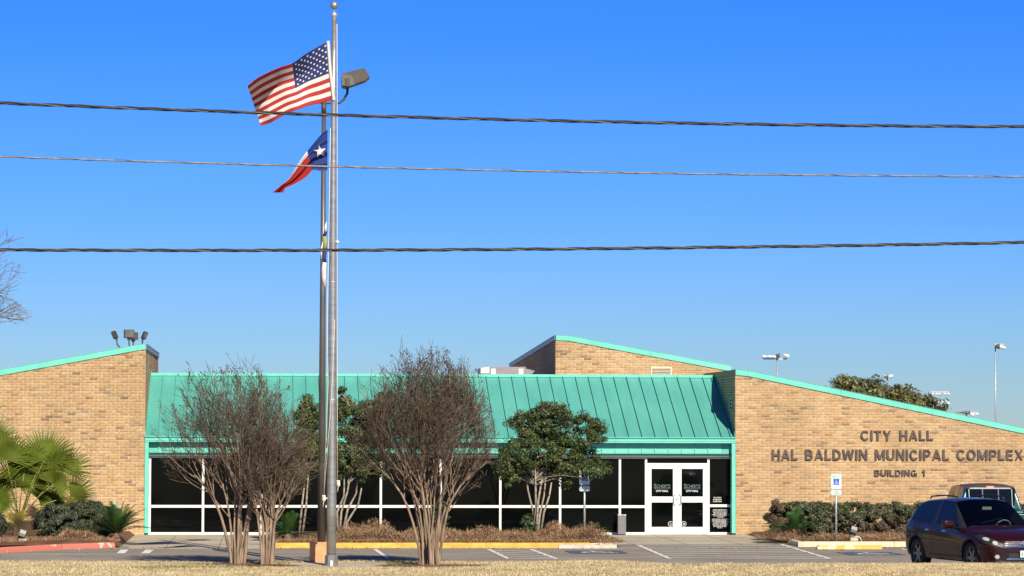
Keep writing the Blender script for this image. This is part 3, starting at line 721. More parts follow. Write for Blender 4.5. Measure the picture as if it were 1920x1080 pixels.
# --- the wall lettering, letter by letter: heavy cut-out capitals drawn as strokes (centre lines in a unit-high cell)
def _arc(cx, cy, rx, ry, a0, a1, n=12): return [(cx+rx*math.cos(R(a0+(a1-a0)*i/n)), cy+ry*math.sin(R(a0+(a1-a0)*i/n))) for i in range(n+1)]
T_ = .20; h_ = T_/2; q_ = T_*.43
GLYPH = {
 'I': (.20, [[(.10, 0), (.10, 1)]]), 'L': (.60, [[(h_, 1), (h_, h_-.0), ], [(0, h_), (.60, h_)]]),
 'T': (.68, [[(0, 1-h_), (.68, 1-h_)], [(.34, 1-h_), (.34, 0)]]), 'H': (.76, [[(h_, 0), (h_, 1)], [(.76-h_, 0), (.76-h_, 1)], [(h_, .5), (.76-h_, .5)]]),
 'E': (.64, [[(h_, 0), (h_, 1)], [(h_, 1-q_), (.63, 1-q_)], [(h_, .51), (.59, .51)], [(h_, q_), (.64, q_)]]),
 'A': (.84, [[(.10, 0), (.42, .98)], [(.74, 0), (.42, .98)], [(.22, .29), (.62, .29)]]),
 'Y': (.80, [[(.11, 1), (.40, .44)], [(.69, 1), (.40, .44)], [(.40, .50), (.40, 0)]]),
 'X': (.80, [[(.12, 1), (.68, 0)], [(.68, 1), (.12, 0)]]), 'N': (.78, [[(h_, 0), (h_, 1)], [(.78-h_, 0), (.78-h_, 1)], [(.12, .92), (.66, .08)]]),
 'M': (.94, [[(h_, 0), (h_, 1)], [(.94-h_, 0), (.94-h_, 1)], [(.14, .93), (.47, .10)], [(.80, .93), (.47, .10)]]),
 'W': (1.10, [[(.09, 1), (.30, .05)], [(.55, .95), (.30, .05)], [(.55, .95), (.80, .05)], [(1.01, 1), (.80, .05)]]),
 'U': (.76, [[(h_, 1), (h_, .36)]+_arc(.38, .36, .38-h_, .36-q_, 180, 360)+[(.76-h_, 1)]]),
 'C': (.80, [_arc(.42, .5, .42-h_, .5-q_, 38, 322, 22)]), 'O': (.86, [_arc(.43, .5, .43-h_, .5-q_, 0, 360, 26)]),
 'G': (.84, [_arc(.42, .5, .42-h_, .5-q_, 42, 318, 22), [(.44, .44), (.82, .44)], [(.75, .46), (.75, .02)]]),
 'D': (.76, [[(h_, 0), (h_, 1)], [(h_, q_), (.34, q_)]+_arc(.34, .5, .42-h_, .5-q_, -90, 90)+[(h_, 1-q_)]]),
 'P': (.70, [[(h_, 0), (h_, 1)], [(h_, .44), (.40, .44)]+_arc(.40, .68, .30-h_, .235, -90, 90)+[(h_, 1-q_)]]),
 'B': (.74, [[(h_, 0), (h_, 1)], [(h_, q_), (.44, q_)]+_arc(.44, .30, .30-h_, .215, -90, 90)+[(h_, .515)], [(.40, .515)]+_arc(.40, .715, .29-h_, .20, -90, 90)+[(h_, 1-q_)]]),
 '1': (.42, [[(.30, 0), (.30, 1)], [(.03, .73), (.16, .75), (.27, .92)]])}
def glyph(c, x, z, sx, sz, y, depth):
    w, strokes = GLYPH[c]; mb = MB()
    for k, line in enumerate(strokes):
        if len(line) < 2: continue
        pts = [Vector((px_, py_)) for px_, py_ in line]; closed = (pts[0]-pts[-1]).length < 1e-6; n = len(pts); Lp = []; Rp = []
        for i, p in enumerate(pts):
            a = pts[i]-pts[i-1] if i > 0 else (pts[-1]-pts[-2] if closed else pts[1]-pts[0]); b = pts[i+1]-pts[i] if i < n-1 else (pts[1]-pts[0] if closed else pts[-1]-pts[-2])
            a = a.normalized(); b = b.normalized(); t = (a+b).normalized(); nn = Vector((-t.y, t.x)); m_ = h_/max(.5, nn.dot(Vector((-a.y, a.x))))
            thin = 1-.14*abs(t.x); Lp.append(p+nn*m_*thin); Rp.append(p-nn*m_*thin)
        f = [Vector((x+min(w+.03, max(-.03, q.x))*sx, y-depth-k*.0006, z+min(1, max(0, q.y))*sz)) for q in Lp+Rp]; bk = [Vector((q.x, y, q.z)) for q in f]
        fs = []
        for i in range(n-1): fs += [(i, i+1, n+i+1, n+i), (i, 2*n+i, 2*n+i+1, i+1), (n+i, n+i+1, 3*n+i+1, 3*n+i)]
        if not closed: fs += [(0, n, 3*n, 2*n), (n-1, 3*n-1, 4*n-1, 2*n-1)]
        mb.add(f+bk, fs)
    return mb.build('letter', M_LETTER, hall, recalc=True)
def wall_line(words, y_top, y_bot, depth=.04):
    for s, px0, px1 in words:
        xa, xb = P(px0, y_top, YF).x, P(px1, y_top, YF).x; zc = (px0+px1)/2; z0, z1 = P(zc, y_bot, YF).z, P(zc, y_top, YF).z
        nat = sum(GLYPH[c][0] for c in s)+.13*(len(s)-1); sx = (xb-xa)/nat; x = xa
        for c in s:
            glyph(c, x, z0, sx, z1-z0, YF-.014, depth); x += (GLYPH[c][0]+.13)*sx
wall_line([('CITY', 1613, 1671), ('HALL', 1686, 1749)], 807, 826)
wall_line([('HAL', 1447, 1495), ('BALDWIN', 1509, 1626), ('MUNICIPAL', 1640, 1779), ('COMPLEX', 1793, 1918)], 843, 863)
wall_line([('BUILDING', 1639, 1719), ('1', 1728, 1734)], 881, 893)

# ------------------------------------------------------------ things on the roofs
def rooftop_unit():
    Y = 101.8+3.4; a = P(909, 707, Y); b = P(986, 688, Y); x0, x1 = a.x+.16, b.x; zb_, zt_ = ZRG-.12, b.z
    r = empty('rooftop_unit', (x0, Y, zb_), 'grey boxy air handling unit with pale panels on the flat roof', 'air conditioner')
    r.location = (0, 0, 0)
    mb = MB(); mb.prism([(x0-.3, zb_+.25), (x0, zb_+.25), (x0, zt_), (x0-.3, zt_-.04)], Y+.0, Y+1.5); mb.build('intake', M_HVACP, r, recalc=True)
    MB().box(x0+.003, x1, Y, Y+1.6, zb_, zt_).build('casing', M_HVAC, r, bevel=.01)
    mb = MB(); mb.prism([(x1+.003, zb_+.2), (x1+.18, zb_+.2), (x1+.33, zt_-.13), (x1+.003, zt_-.05)], Y+.2, Y+1.3); mb.build('hood', M_HVAC, r, recalc=True)
    for u in (.04, 0.80): MB().box(x0+u*(x1-x0), x0+(u+.13)*(x1-x0), Y-.012, Y-.001, zb_+.2, zt_-.06).build('access_panel', M_HVACP, r)
rooftop_unit()
o = MB().box(P(1330, 700, 104).x-16.5, P(1330, 700, 104).x-14.0, 103.6, 105, ZRG-.12, ZRG+.12).build('rooftop_unit', M_HVACP)
xa = P(527, 705, 104).x; xb = P(647, 705, 104).x
bpy.data.objects.remove(o)
r = empty('rooftop_duct', (xa, 104, ZRG-.12), 'low pale flat duct on the roof behind the flagpole', 'roof duct')
for i in range(3):
    w = (xb-xa)/3
    MB().box(i*w+.004, (i+1)*w-.004, -.4, .4, 0, .17).build('duct_section', M_HVAC, r, bevel=.01)
# shoebox floodlights on the left wing
def flood(px, py, Y, w, h, d, tilt, yaw, basex, label, m=M_BRONZE2, curl=0.0):
    c = P(px, py, Y); zr = lt(min(max(basex-XLW, 0), XL-XLW))+.10
    r = empty('floodlight', (basex, Y, zr), label, 'floodlight', 'floodlights on the left roof corner')
    rel = c-Vector((basex, Y, zr))
    M = Matrix.Translation(rel) @ Matrix.Rotation(R(yaw), 4, 'Z') @ Matrix.Rotation(R(tilt), 4, 'Y')
    hs = MB(); hs.box(-w/2, w/2, -d/2, d/2, -h/2, h/2, M=M); hs.build('housing', m, r, bevel=.012)
    MB().box(-w/2+.03, w/2-.03, -d/2-.012, -d/2-.001, -h/2+.03, h/2-.03, M=M).build('lens', M_BRONZE, r)
    MB().box(-w*.18, w*.18, -d*.2, d*.2, -h/2-.07, -h/2, M=M).build('bracket', M_BRONZE, r)
    low = M @ Vector((0, 0, -h/2-.06))
    MB().tube([(0, 0, -.06), (curl*.2, 0, .02), (low.x*.9+curl*.1, 0, low.z*.5), tuple(low)], .022, 8).build('stem', M_BRONZE2, r, smooth=True)
    MB().box(-.06, .06, -.06, .06, -.08, -.04).build('foot', M_BRONZE2, r)
def bx(px): return P(px, 650, YF+.6).x
flood(215, 628, YF+.6, .12, .25, .15, -28, -35, bx(226), 'small bronze floodlight tilted left, leftmost of the four on the roof corner')
flood(242, 626, YF+.4, .32, .27, .25, 0, 8, bx(243), 'largest bronze floodlight facing the street on the roof corner')
flood(250, 630, YF+1.3, .22, .24, .25, 0, 35, bx(247), 'bronze floodlight half hidden behind the largest one on the roof corner')
flood(271, 629, YF+.6, .12, .25, .15, 26, 35, bx(267), 'small bronze floodlight tilted right, rightmost of the four on the roof corner')

# ------------------------------------------------------------ flagpole, lamp post, flags
FP = G(621, 1064); FX, FY = FP.x, FP.y
def polez(py): return P(620, py, FY).z
fp = empty('flagpole', (FX, FY, .045), 'tall tapering aluminium flagpole with a ball on top', 'flagpole')
ztop = polez(32)-.045
pts = [(0, 0, .12)] + [(0, 0, .12+(ztop-.12)*t) for t in (.1, .25, .4, .55, .7, .85, 1)]
rad = [.118, .118, .112, .103, .092, .080, .068, .058]
MB().tube(pts, rad, 24).build('pole', M_ALU, fp, smooth=True)
# butt welds and wear bands round the shaft
for zz, rr in ((ztop*.30, .112), (ztop*.515, .098), (ztop*.735, .080)):
    MB().lathe([(rr, -.012), (rr+.003, -.008), (rr+.003, .008), (rr, .012)], 24, M=Matrix.Translation((0, 0, zz))).build('joint_band', M_GALV, fp, smooth=True)
MB().lathe([(0, .0), (.175, .0), (.175, .03), (.165, .04), (.155, .24), (.135, .26), (.10, .26)], 6).build('base_collar', M_BIN, fp)
MB().box(-.03, .03, -.21, -.15, -.02, .13).build('base_bolt', M_PRINT, fp, bevel=.01)
MB().lathe([(.055, 0), (.075, .03), (.085, .09), (.06, .13), (.03, .15), (.014, .16), (.014, .34)], 16, M=Matrix.Translation((0, 0, ztop-.02))).build('truck', M_GALV, fp, smooth=True)
bz = polez(10)-.045
MB().lathe([(.001, -.1)]+[(.1*math.cos(R(a)), .1*math.sin(R(a))) for a in range(-80, 81, 20)]+[(.001, .1)], 20, M=Matrix.Translation((0, 0, bz))).build('ball', mat('dull_gold_ball', (.33, .33, .27), .4, metal=.6), fp, smooth=True)
rp = MB()
def zr_(py): return polez(py)-.045
rp.tube([(.07, -.02, zr_(45)), (.085, -.03, zr_(190)), (.10, -.04, zr_(430)), (.11, -.05, zr_(600)), (.125, -.06, zr_(760)), (.14, -.06, zr_(905))], .008, 5)
rp.tube([(-.075, -.02, zr_(240)), (-.10, -.05, zr_(430)), (-.13, -.06, zr_(600)), (-.10, -.10, zr_(720)), (-.19, -.10, zr_(932))], .008, 5)
rp.tube([(-.19, -.10, zr_(930)), (-.05, -.13, zr_(780)), (.01, -.12, zr_(690)), (.05, -.10, zr_(600))], .008, 5)
rp.build('halyard', M_ROPE, fp, smooth=True)
for k, (x_, z_) in enumerate(((-.19, zr_(934)), (.16, zr_(906)))):
    mb = MB(); r = random.Random(k)
    for _ in range(5):
        a = r.uniform(0, 6.28); mb.tube([(x_+.05*math.cos(a+t)*.7, -.12+.03*math.sin(2*t+a), z_+.07*math.sin(t)) for t in np.linspace(0, 6.28, 12)], .009, 5)
    mb.tube([(x_, -.12, z_-.05), (x_-.02, -.12, z_-.22)], .008, 5)
    mb.build('rope_knot', M_ROPE, fp, smooth=True)
    MB().box(x_-.015 if k else x_, x_+.09 if not k else x_+.01, -.115, -.09, z_-.02, z_+.02).build('cleat', M_GALV, fp)
mb = MB(); mb.lathe([(.001, -.045), (.04, -.02), (.045, 0), (.04, .02), (.001, .045)], 10, M=Matrix.Translation((.11, -.05, zr_(454)))); mb.build('counterweight', M_PRINT, fp, smooth=True)

LP = G(604, 1057)
lp = empty('lamp_post', (LP.x, LP.y, 0), 'dark bronze lamp post on a terracotta coloured block behind the flagpole', 'lamp post')
def lz(py): return P(604, py, LP.y).z
def lx(px, py): return P(px, py, LP.y).x-LP.x
bt = lz(1016)
MB().box(-.26, .26, -.26, .26, -.02, bt, M=Matrix.Rotation(R(-16), 4, 'Z')).build('concrete_base', M_ORANGE, lp, bevel=.012)
zt = lz(197)
MB().tube([(-.02, 0, bt-.01), (-.02, 0, bt+(zt-bt)*.5), (-.02, 0, zt)], [.105, .075, .052], 18).build('pole', M_BRONZE, lp, smooth=True)
za = lz(193)
arm = [(lx(591, 190), 0, za+.02), (lx(612, 190), 0, za), (lx(636, 191), 0, za+.0), (lx(645, 185), 0, za+.10), (lx(651, 175), 0, za+.24), (lx(652, 160), 0, za+.42)]
MB().tube(arm, .032, 10).build('arm', M_BRONZE2, lp, smooth=True)
MB().tube([(-.02, 0, zt-.2), (-.02, 0, zt+.05)], .062, 12).build('arm_collar', M_BRONZE2, lp, smooth=True)
def pp(px, py): p = P(px, py, LP.y); return (p.x-LP.x, p.z)
mb = MB(); mb.prism([pp(640, 150), pp(641, 140), pp(683, 129.5), pp(693, 147), pp(684, 154), pp(648, 166), pp(641, 164)], -.30, .22); hd = mb.build('lamp_head', M_BRONZE2, lp, recalc=True, bevel=.012)
mb = MB(); mb.prism([pp(640, 142), pp(641, 163), pp(651, 164), pp(665, 161), pp(659, 144)], -.325, -.301); mb.build('lamp_side_plate', M_BRONZE, lp, recalc=True)
MB().box(pp(647, 155)[0], pp(655, 155)[0], -.36, -.326, pp(650, 165)[1], pp(650, 149)[1]).build('lamp_bracket', M_BRONZE2, lp, bevel=.008)

# flags: a cloth grid between a hoist edge and a fly edge, with folds
def flag_grid(top, bot, nu, nv, Y, waves):
    """top, bot: lists of picture points along the upper and lower edge from hoist to fly"""
    def ev(pts, u):
        s = u*(len(pts)-1); i = min(int(s), len(pts)-2); t = s-i
        p0 = pts[max(i-1, 0)]; p1 = pts[i]; p2 = pts[i+1]; p3 = pts[min(i+2, len(pts)-1)]
        return tuple(.5*((2*p1[k])+(-p0[k]+p2[k])*t+(2*p0[k]-5*p1[k]+4*p2[k]-p3[k])*t*t+(-p0[k]+3*p1[k]-3*p2[k]+p3[k])*t**3) for k in range(2))
    g = []
    for j in range(nv+1):
        row = []
        for i in range(nu+1):
            u, v = i/nu, j/nv; a = ev(top, u); b = ev(bot, u)
            row.append(P(a[0]+(b[0]-a[0])*v, a[1]+(b[1]-a[1])*v, Y+waves(u, v)))
        g.append(row)
    return g
def flag_build(root, g, nu, nv, colour, mats, name='cloth'):
    mb = MB(); T = [p - root.location for row in g for p in row]
    W = nu+1
    mb.add(T, []); 
    for j in range(nv):
        for i in range(nu):
            mb.f.append((j*W+i, j*W+i+1, (j+1)*W+i+1, (j+1)*W+i)); mb.m.append(colour(i/nu, j/nv))
    o = mb.build(name, mats, root, smooth=True)
    md = o.modifiers.new('thickness', 'SOLIDIFY'); md.thickness = .004; md.offset = 0
    return o
def on_flag(g, nu, nv, u, v, off=.008):
    i = min(nu-1, max(0, int(u*nu))); j = min(nv-1, max(0, int(v*nv))); fu, fv = u*nu-i, v*nv-j
    p = (g[j][i]*(1-fu)+g[j][i+1]*fu)*(1-fv)+(g[j+1][i]*(1-fu)+g[j+1][i+1]*fu)*fv
    n = (g[j][i+1]-g[j][i]).cross(g[j+1][i]-g[j][i]).normalized()
    if n.y > 0: n = -n
    return p+n*off
def star_on(mb, g, nu, nv, cu, cv, ru, rv, rot=0):
    pts = []
    for k in range(10):
        rr = 1.0 if k % 2 == 0 else .40; w = R(90+36*k+rot)
        pts.append(on_flag(g, nu, nv, cu+ru*rr*math.cos(w), cv-rv*rr*math.sin(w)))
    c = on_flag(g, nu, nv, cu, cv)
    mb.add([c]+pts, [(0, k+1, (k+1) % 10+1) for k in range(10)])
Yf_ = FY-.06
us = empty('flag', P(618, 130, Yf_), 'american flag with stars and red and white stripes flying left from the flagpole', 'flag')
top = [(616, 77), (595, 88), (572, 102), (549, 118), (525, 126), (500, 137), (480, 148), (464, 161)]
bot = [(626, 186), (603, 193), (580, 198), (560, 205), (543, 211), (522, 222), (507, 230), (489, 236)]
def wv(u, v):
    crest = .22*math.sin(u*7.5+v*1.3-.5)*u**.6 + .07*math.sin(u*17+v*4)*u
    fold = -2.0*max(0, 1-v/.34)**1.15*u**1.4     # the upper edge leans towards the viewer, shaped to face down into shade
    return crest*.6+fold*.75
NU, NV = 80, 52
g = flag_grid(top, bot, NU, NV, Yf_, wv)
def usc(u, v):
    s = int(v*13)
    if u < .43 and s < 7: return 2
    return 0 if s % 2 == 0 else 1
flag_build(us, g, NU, NV, usc, [M_FRED, M_FWHITE, M_FBLUE])
mb = MB()
for rI in range(9):
    nS = 6 if rI % 2 == 0 else 5
    for cI in range(nS):
        cu = .43*((cI+.5)/6+(0 if rI % 2 == 0 else 1/12)); cv = (7/13)*(rI+1)/10
        star_on(mb, g, NU, NV, .022+cu*.96, cv, .0145, .021)
T = us.location
mb.v = [tuple(Vector(v)-T) for v in mb.v]; st_ = mb.build('star_field', M_STAR, us); st_['kind'] = 'stuff'
MB().tube([P(615, 77, Yf_-.02)-T, P(619, 130, Yf_-.02)-T, P(626, 188, Yf_-.02)-T], .042, 6).build('hoist_band', M_FWHITE, us)
tx = empty('flag', P(612, 280, Yf_), 'texas flag with one white star, drooping limp from the flagpole below the larger flag', 'flag')
top = [(614, 243), (600, 255), (583, 275), (571, 290), (556, 312), (541, 335), (527, 347), (511, 361)]
bot = [(614, 319), (600, 320), (588, 318), (583, 322), (572, 333), (552, 345), (536, 352), (531, 361)]
g2 = flag_grid(top, bot, 60, 36, Yf_, lambda u, v: .10*math.sin(v*9+u*3)*(.25+u*.6)+.05*math.sin(v*21+u*2))
flag_build(tx, g2, 60, 36, lambda u, v: 2 if u < .36 else (1 if v < .30-.30*u else 0), [M_FRED, M_FWHITE, M_FBLUE2])
mb = MB(); 
cS = on_flag(g2, 60, 36, .16, .5)
c_ = P(600, 283, Yf_-.16); rS = .16
pts = [c_+Vector((rS*(1 if k % 2 == 0 else .38)*math.cos(R(100+36*k)), 0, rS*(1 if k % 2 == 0 else .38)*math.sin(R(100+36*k)))) for k in range(10)]
g2b = [(p.x, p.z) for row in g2 for p in row]; ys = [p.y for row in g2 for p in row]
def drop(p):
    best = min(range(len(g2b)), key=lambda i: (g2b[i][0]-p.x)**2+(g2b[i][1]-p.z)**2); return Vector((p.x, ys[best]-.035, p.z))
fine = []
for k in range(10):
    for t in (0, .33, .66): fine.append(drop(pts[k].lerp(pts[(k+1) % 10], t)))
mb.add([drop(c_)-tx.location]+[p-tx.location for p in fine], [(0, k+1, (k+1) % 30+1) for k in range(30)])
mb.build('star', M_STAR, tx, recalc=True)
ff = empty('flag', P(608, 480, Yf_), 'white flag with blue and lime bands hanging furled against the flagpole', 'flag')
T = ff.location
def furl(pts, rad, m, nm):
    mb = MB(); mb.tube([P(a, b, Yf_-.02)-T for a, b in pts], rad, 10)
    r = random.Random(3); mb.v = [(x+.012*math.sin(z*23), y+.02*math.sin(z*17), z) for x, y, z in mb.v]; mb.build(nm, m, ff, smooth=True)
furl([(612, 416), (611, 425), (610, 434)], [.01, .03, .04], M_FWHITE, 'cloth_fold')
furl([(610, 434), (609, 443)], [.04, .045], M_FBLUE2, 'cloth_band')
furl([(609.5, 443), (609, 455), (608.5, 470)], [.05, .055, .05], M_FYEL, 'cloth_band')
furl([(608.5, 470), (608.5, 485), (609, 492)], [.055, .05, .045], M_FBLUE2, 'cloth_band')
furl([(608, 492), (608, 505), (607, 520), (608, 538)], [.05, .06, .055, .035], M_FWHITE, 'cloth_fold')
furl([(605, 452), (602, 470), (604, 486)], [.01, .03, .012], M_FWHITE, 'cloth_fold')

# ------------------------------------------------------------ overhead cables
def cable(label, ys_, Y, thick, twist, mats):
    a = P(0, ys_[0], Y); b = P(960, ys_[1], Y); c = P(1920, ys_[2], Y)
    co = np.polyfit([a.x, b.x, c.x], [a.z, b.z, c.z], 2)
    x0, x1 = a.x-14, c.x+14; n = int((x1-x0)/.045) if twist else 400
    root = empty('cable', (a.x, Y, a.z), label, 'cable', 'cables strung across the view'); T = root.location
    if twist:
        k = 3
        for s in range(k):
            pts = []
            for i in range(n+1):
                x = x0+(x1-x0)*i/n; z = np.polyval(co, x); w = x*2*math.pi/twist+s*2*math.pi/k+.3*math.sin(x*1.7)
                pts.append(Vector((x, Y+thick*.27*math.cos(w), z+thick*.27*math.sin(w)))-T)
            MB().tube(pts, thick*(.30 if s < 2 else .22), 6).build('strand', mats[s], root, smooth=True)
    else:
        pts = [Vector((x, Y, np.polyval(co, x)))-T for x in np.linspace(x0, x1, n)]
        MB().tube(pts, thick/2, 8).build('wire', mats[0], root, smooth=True)
        ties = MB(); r = random.Random(2)
        pts2 = []
        for i in range(2200):
            x = x0+(x1-x0)*i/2200; w = x*2*math.pi/.62
            pts2.append(Vector((x, Y+thick*.5*math.cos(w), np.polyval(co, x)+thick*.5*math.sin(w)))-T)
        ties.tube(pts2, thick*.12, 4); ties.build('lashing_wire', mats[1], root)
cable('thick black twisted power cable crossing over the upper flag', (193, 224.5, 237.5), 34, .036, .75, [M_CABLE, M_CABLE, M_CABLED])
cable('thin pale grey wire, middle one of the three cables', (293.5, 320, 331), 35, .021, 0, [M_CABLES, M_CABLE])
cable('lowest black twisted cable, nearly level above the roofs', (468.5, 467.5, 454.5), 34.5, .036, .7, [M_CABLE, M_CABLE, M_CABLED])

# ------------------------------------------------------------ vegetation
def leaves_np(g, centres, normals, size, aspect=1.6, bend=0):
    """diamond leaves: one quad each"""
    n = len(centres); nn = normals/np.linalg.norm(normals, axis=1, keepdims=True)
    r = g.normal(size=(n, 3)); t = np.cross(nn, r); t /= np.linalg.norm(t, axis=1, keepdims=True); b = np.cross(nn, t)
    s = (size*g.uniform(.6, 1.35, n))[:, None]
    V = np.stack([centres-t*s*aspect*.5, centres+b*s*.32, centres+t*s*aspect*.5, centres-b*s*.32], 1)
    return V
def clumpy_crown(g, lobes, nclump, per, leaf, spread=.14, shell=.55, jag=.12):
    """leaf clumps through a set of ellipsoid lobes (centre, radii); returns centres and normals"""
    cs = []; ns = []; vol = np.array([l[1][0]*l[1][1]*l[1][2] for l in lobes])**.7; vol /= vol.sum()
    for k in range(nclump):
        l = lobes[g.choice(len(lobes), p=vol)]; d = g.normal(size=3); d /= np.linalg.norm(d)
        rr = shell+(1-shell)*g.random()**.7; rr *= 1+g.normal()*jag
        c = np.array(l[0])+d*np.array(l[1])*rr
        s = spread*g.uniform(.55, 1.4); n = int(per*g.uniform(.5, 1.5)*(s/spread))
        q = g.normal(size=(n, 3)); q /= np.maximum(1e-6, np.linalg.norm(q, axis=1, keepdims=True)); q *= (g.random(n)**.45)[:, None]
        q[:, 2] *= .75
        cs.append(c+q*s); ns.append(q*1.2+d*.6+g.normal(size=(n, 3))*.6+np.array([0, -.1, .35]))
    return np.concatenate(cs), np.concatenate(ns)
def grow(mbs, p, d, L_, r, lvl, rs, cfg, tips, inside):
    """one branch with its children; mbs[lvl] receives the wood"""
    n = cfg['steps'][lvl]; pts = [p.copy()]; rads = [r]; d = d.normalized()
    for i in range(n):
        if lvl == 0 and 'out' in cfg: d = d + cfg['out']*(i/n)**1.7
        d = (d + Vector((rs.gauss(0, 1), rs.gauss(0, 1), rs.gauss(0, .6)))*cfg['wob'][lvl] + Vector((0, 0, 1))*cfg['up'][lvl]).normalized()
        p = p + d*(L_/n); 
        if lvl > 0 and not inside(p): 
            break
        pts.append(p.copy()); rads.append(max(cfg['rmin'], r*(1-(1-cfg['taper'])*(i+1)/n)))
    if len(pts) < 2: return
    mbs[lvl].tube(pts, rads, cfg['sides'][lvl], mi=0 if lvl < 2 or rs.random() < .5 else 1, cap=False)
    if lvl == len(cfg['steps'])-1:
        tips.append((pts[-1], d)); return
    kids = cfg['kids'][lvl]
    for k in range(kids):
        t = cfg['from'][lvl]+(1-cfg['from'][lvl])*(k+rs.random())/kids; s = t*(len(pts)-1); i = min(int(s), len(pts)-2)
        q = pts[i].lerp(pts[i+1], s-i); dd = (pts[i+1]-pts[i]).normalized()
        side = dd.cross(Vector((rs.gauss(0, 1), rs.gauss(0, 1), rs.gauss(0, 1)))).normalized()
        ang = R(cfg['ang'][lvl]*rs.uniform(.55, 1.3)); nd = dd*math.cos(ang)+side*math.sin(ang)
        grow(mbs, q, nd, cfg['len'][lvl+1]*rs.uniform(.65, 1.25), max(cfg['rmin'], rads[i]*cfg['rk']), lvl+1, rs, cfg, tips, inside)
def crape(base, stems, envel, label, seed, cfgx={}, density=1.0):
    rs = random.Random(seed); root = empty('crape_myrtle', (base.x, base.y, .05), label, 'tree', 'bare crape myrtles on the lawn')
    cfg = dict(steps=[8, 6, 5, 4, 3], wob=[.05, .08, .10, .13, .16], up=[.035, .09, .09, .07, .04], taper=.45, rmin=.0046,
               sides=[8, 5, 4, 3, 3], kids=[6, 4, 3, 3], len=[2.0, 1.7, 1.15, .72, .42], ang=[30, 32, 32, 36], rk=.60)
    cfg['from'] = [.5, .25, .2, .15]
    cfg.update(cfgx)
    (ex, ez, rx, rz, ry) = envel
    def inside(p):
        q = ((p.x-ex)/rx)**2+((p.z-ez)/rz)**2+(p.y/ry)**2
        return q < .93+.30*math.sin(p.x*7+p.z*3)*math.sin(p.y*6+p.z*2)+.14*math.sin(p.x*19+p.z*5)
    tips = []; up = [MB() for _ in range(5)]
    for (dx, dy, lx_, ly_, L_, r) in stems:
        cfg['out'] = Vector((lx_*.62, ly_*.62, 0)); lx_ *= .20; ly_ *= .2; dx *= .72
        st = MB(); mbs = [st]+up[1:]
        grow(mbs, Vector((dx, dy, -.02)), Vector((lx_, ly_, 1)), L_, r, 0, rs, cfg, tips, inside)
        # flared foot
        st.build('trunk', [M_BARK, M_BARK], root, smooth=True)
    lim = MB()
    for k in (1, 2): 
        o_ = len(lim.v); lim.v += up[k].v; lim.f += [tuple(i+o_ for i in f) for f in up[k].f]; lim.m += up[k].m
    tag(lim.build('limbs', [M_BARK, M_TWIG2], root, smooth=True), kind='stuff')
    tw = MB()
    for k in (3, 4): 
        o_ = len(tw.v); tw.v += up[k].v; tw.f += [tuple(i+o_ for i in f) for f in up[k].f]; tw.m += up[k].m
    tag(tw.build('twigs', [M_TWIG, M_TWIG2], root), kind='stuff')
    # seed pods and a few hanging leaves at the tips, mostly high in the crown
    g_ = np.random.default_rng(seed); cs = []; 
    for p, d in tips:
        hi = (p.z-(ez-rz*.2))/(rz*1.2)
        if g_.random() < .03+max(0, hi)*.38:
            n = g_.integers(2, 7)
            cs.append(np.array(p)+g_.normal(size=(n, 3))*.03)
    if cs:
        cs = np.concatenate(cs); V = leaves_np(g_, cs, g_.normal(size=cs.shape), .044, 1.2)
        tag(np_mesh('seed_pods', V, 4, [M_POD], np.zeros(len(cs)), root), kind='stuff')
    return root, len(tips)
def H_(py, Y=75.2): return P(700, py, Y).z
rs = random.Random(21)
b1 = TREES[0][0]; S1 = []
for k in range(11):
    dx = -.20+.042*k+rs.uniform(-.03, .03); S1.append((dx, rs.uniform(-.14, .14), dx*1.6+rs.uniform(-.16, .10)-.08, rs.uniform(-.22, .22), rs.uniform(2.3, 3.0), rs.uniform(.026, .050)))
sc_ = 77.3
crape(b1, S1, (-.30, H_(840), 1.75, 2.3, 1.5), 'bare multi stemmed crape myrtle, leftmost on the lawn', 5)
b2 = TREES[1][0]; S2 = []
for k in range(6):
    dx = -.16+.06*k; S2.append((dx, rs.uniform(-.1, .1), dx*.9+rs.uniform(-.10, .05), rs.uniform(-.2, .2), rs.uniform(1.5, 2.1), rs.uniform(.038, .056)))
S2.append((.12, 0, .30, .05, 1.8, .05)); S2.append((-.2, 0, -.10, .05, 2.0, .035))
crape(b2, S2, (.35, H_(880), 1.2, 1.9, 1.1), 'bare crape myrtle leaning right beside the flagpole', 9, dict(kids=[5, 4, 4, 3], len=[1.7, 1.15, .85, .55, .38]))
b3 = TREES[2][0]; S3 = []
for k in range(15):
    dx = -.36+.051*k+rs.uniform(-.03, .03); S3.append((dx*.85, rs.uniform(-.2, .2), dx*1.5+rs.uniform(-.15, .12)-.03, rs.uniform(-.25, .25), rs.uniform(2.3, 3.1), rs.uniform(.026, .052)))
crape(b3, S3, (-.10, H_(822), 1.85, 2.25, 1.7), 'largest bare crape myrtle with a round reddish brown crown, right of the flagpole', 13, dict(kids=[6, 5, 4, 3], len=[2, 1.7, 1.15, .7, .42], ang=[30, 32, 32, 36]))

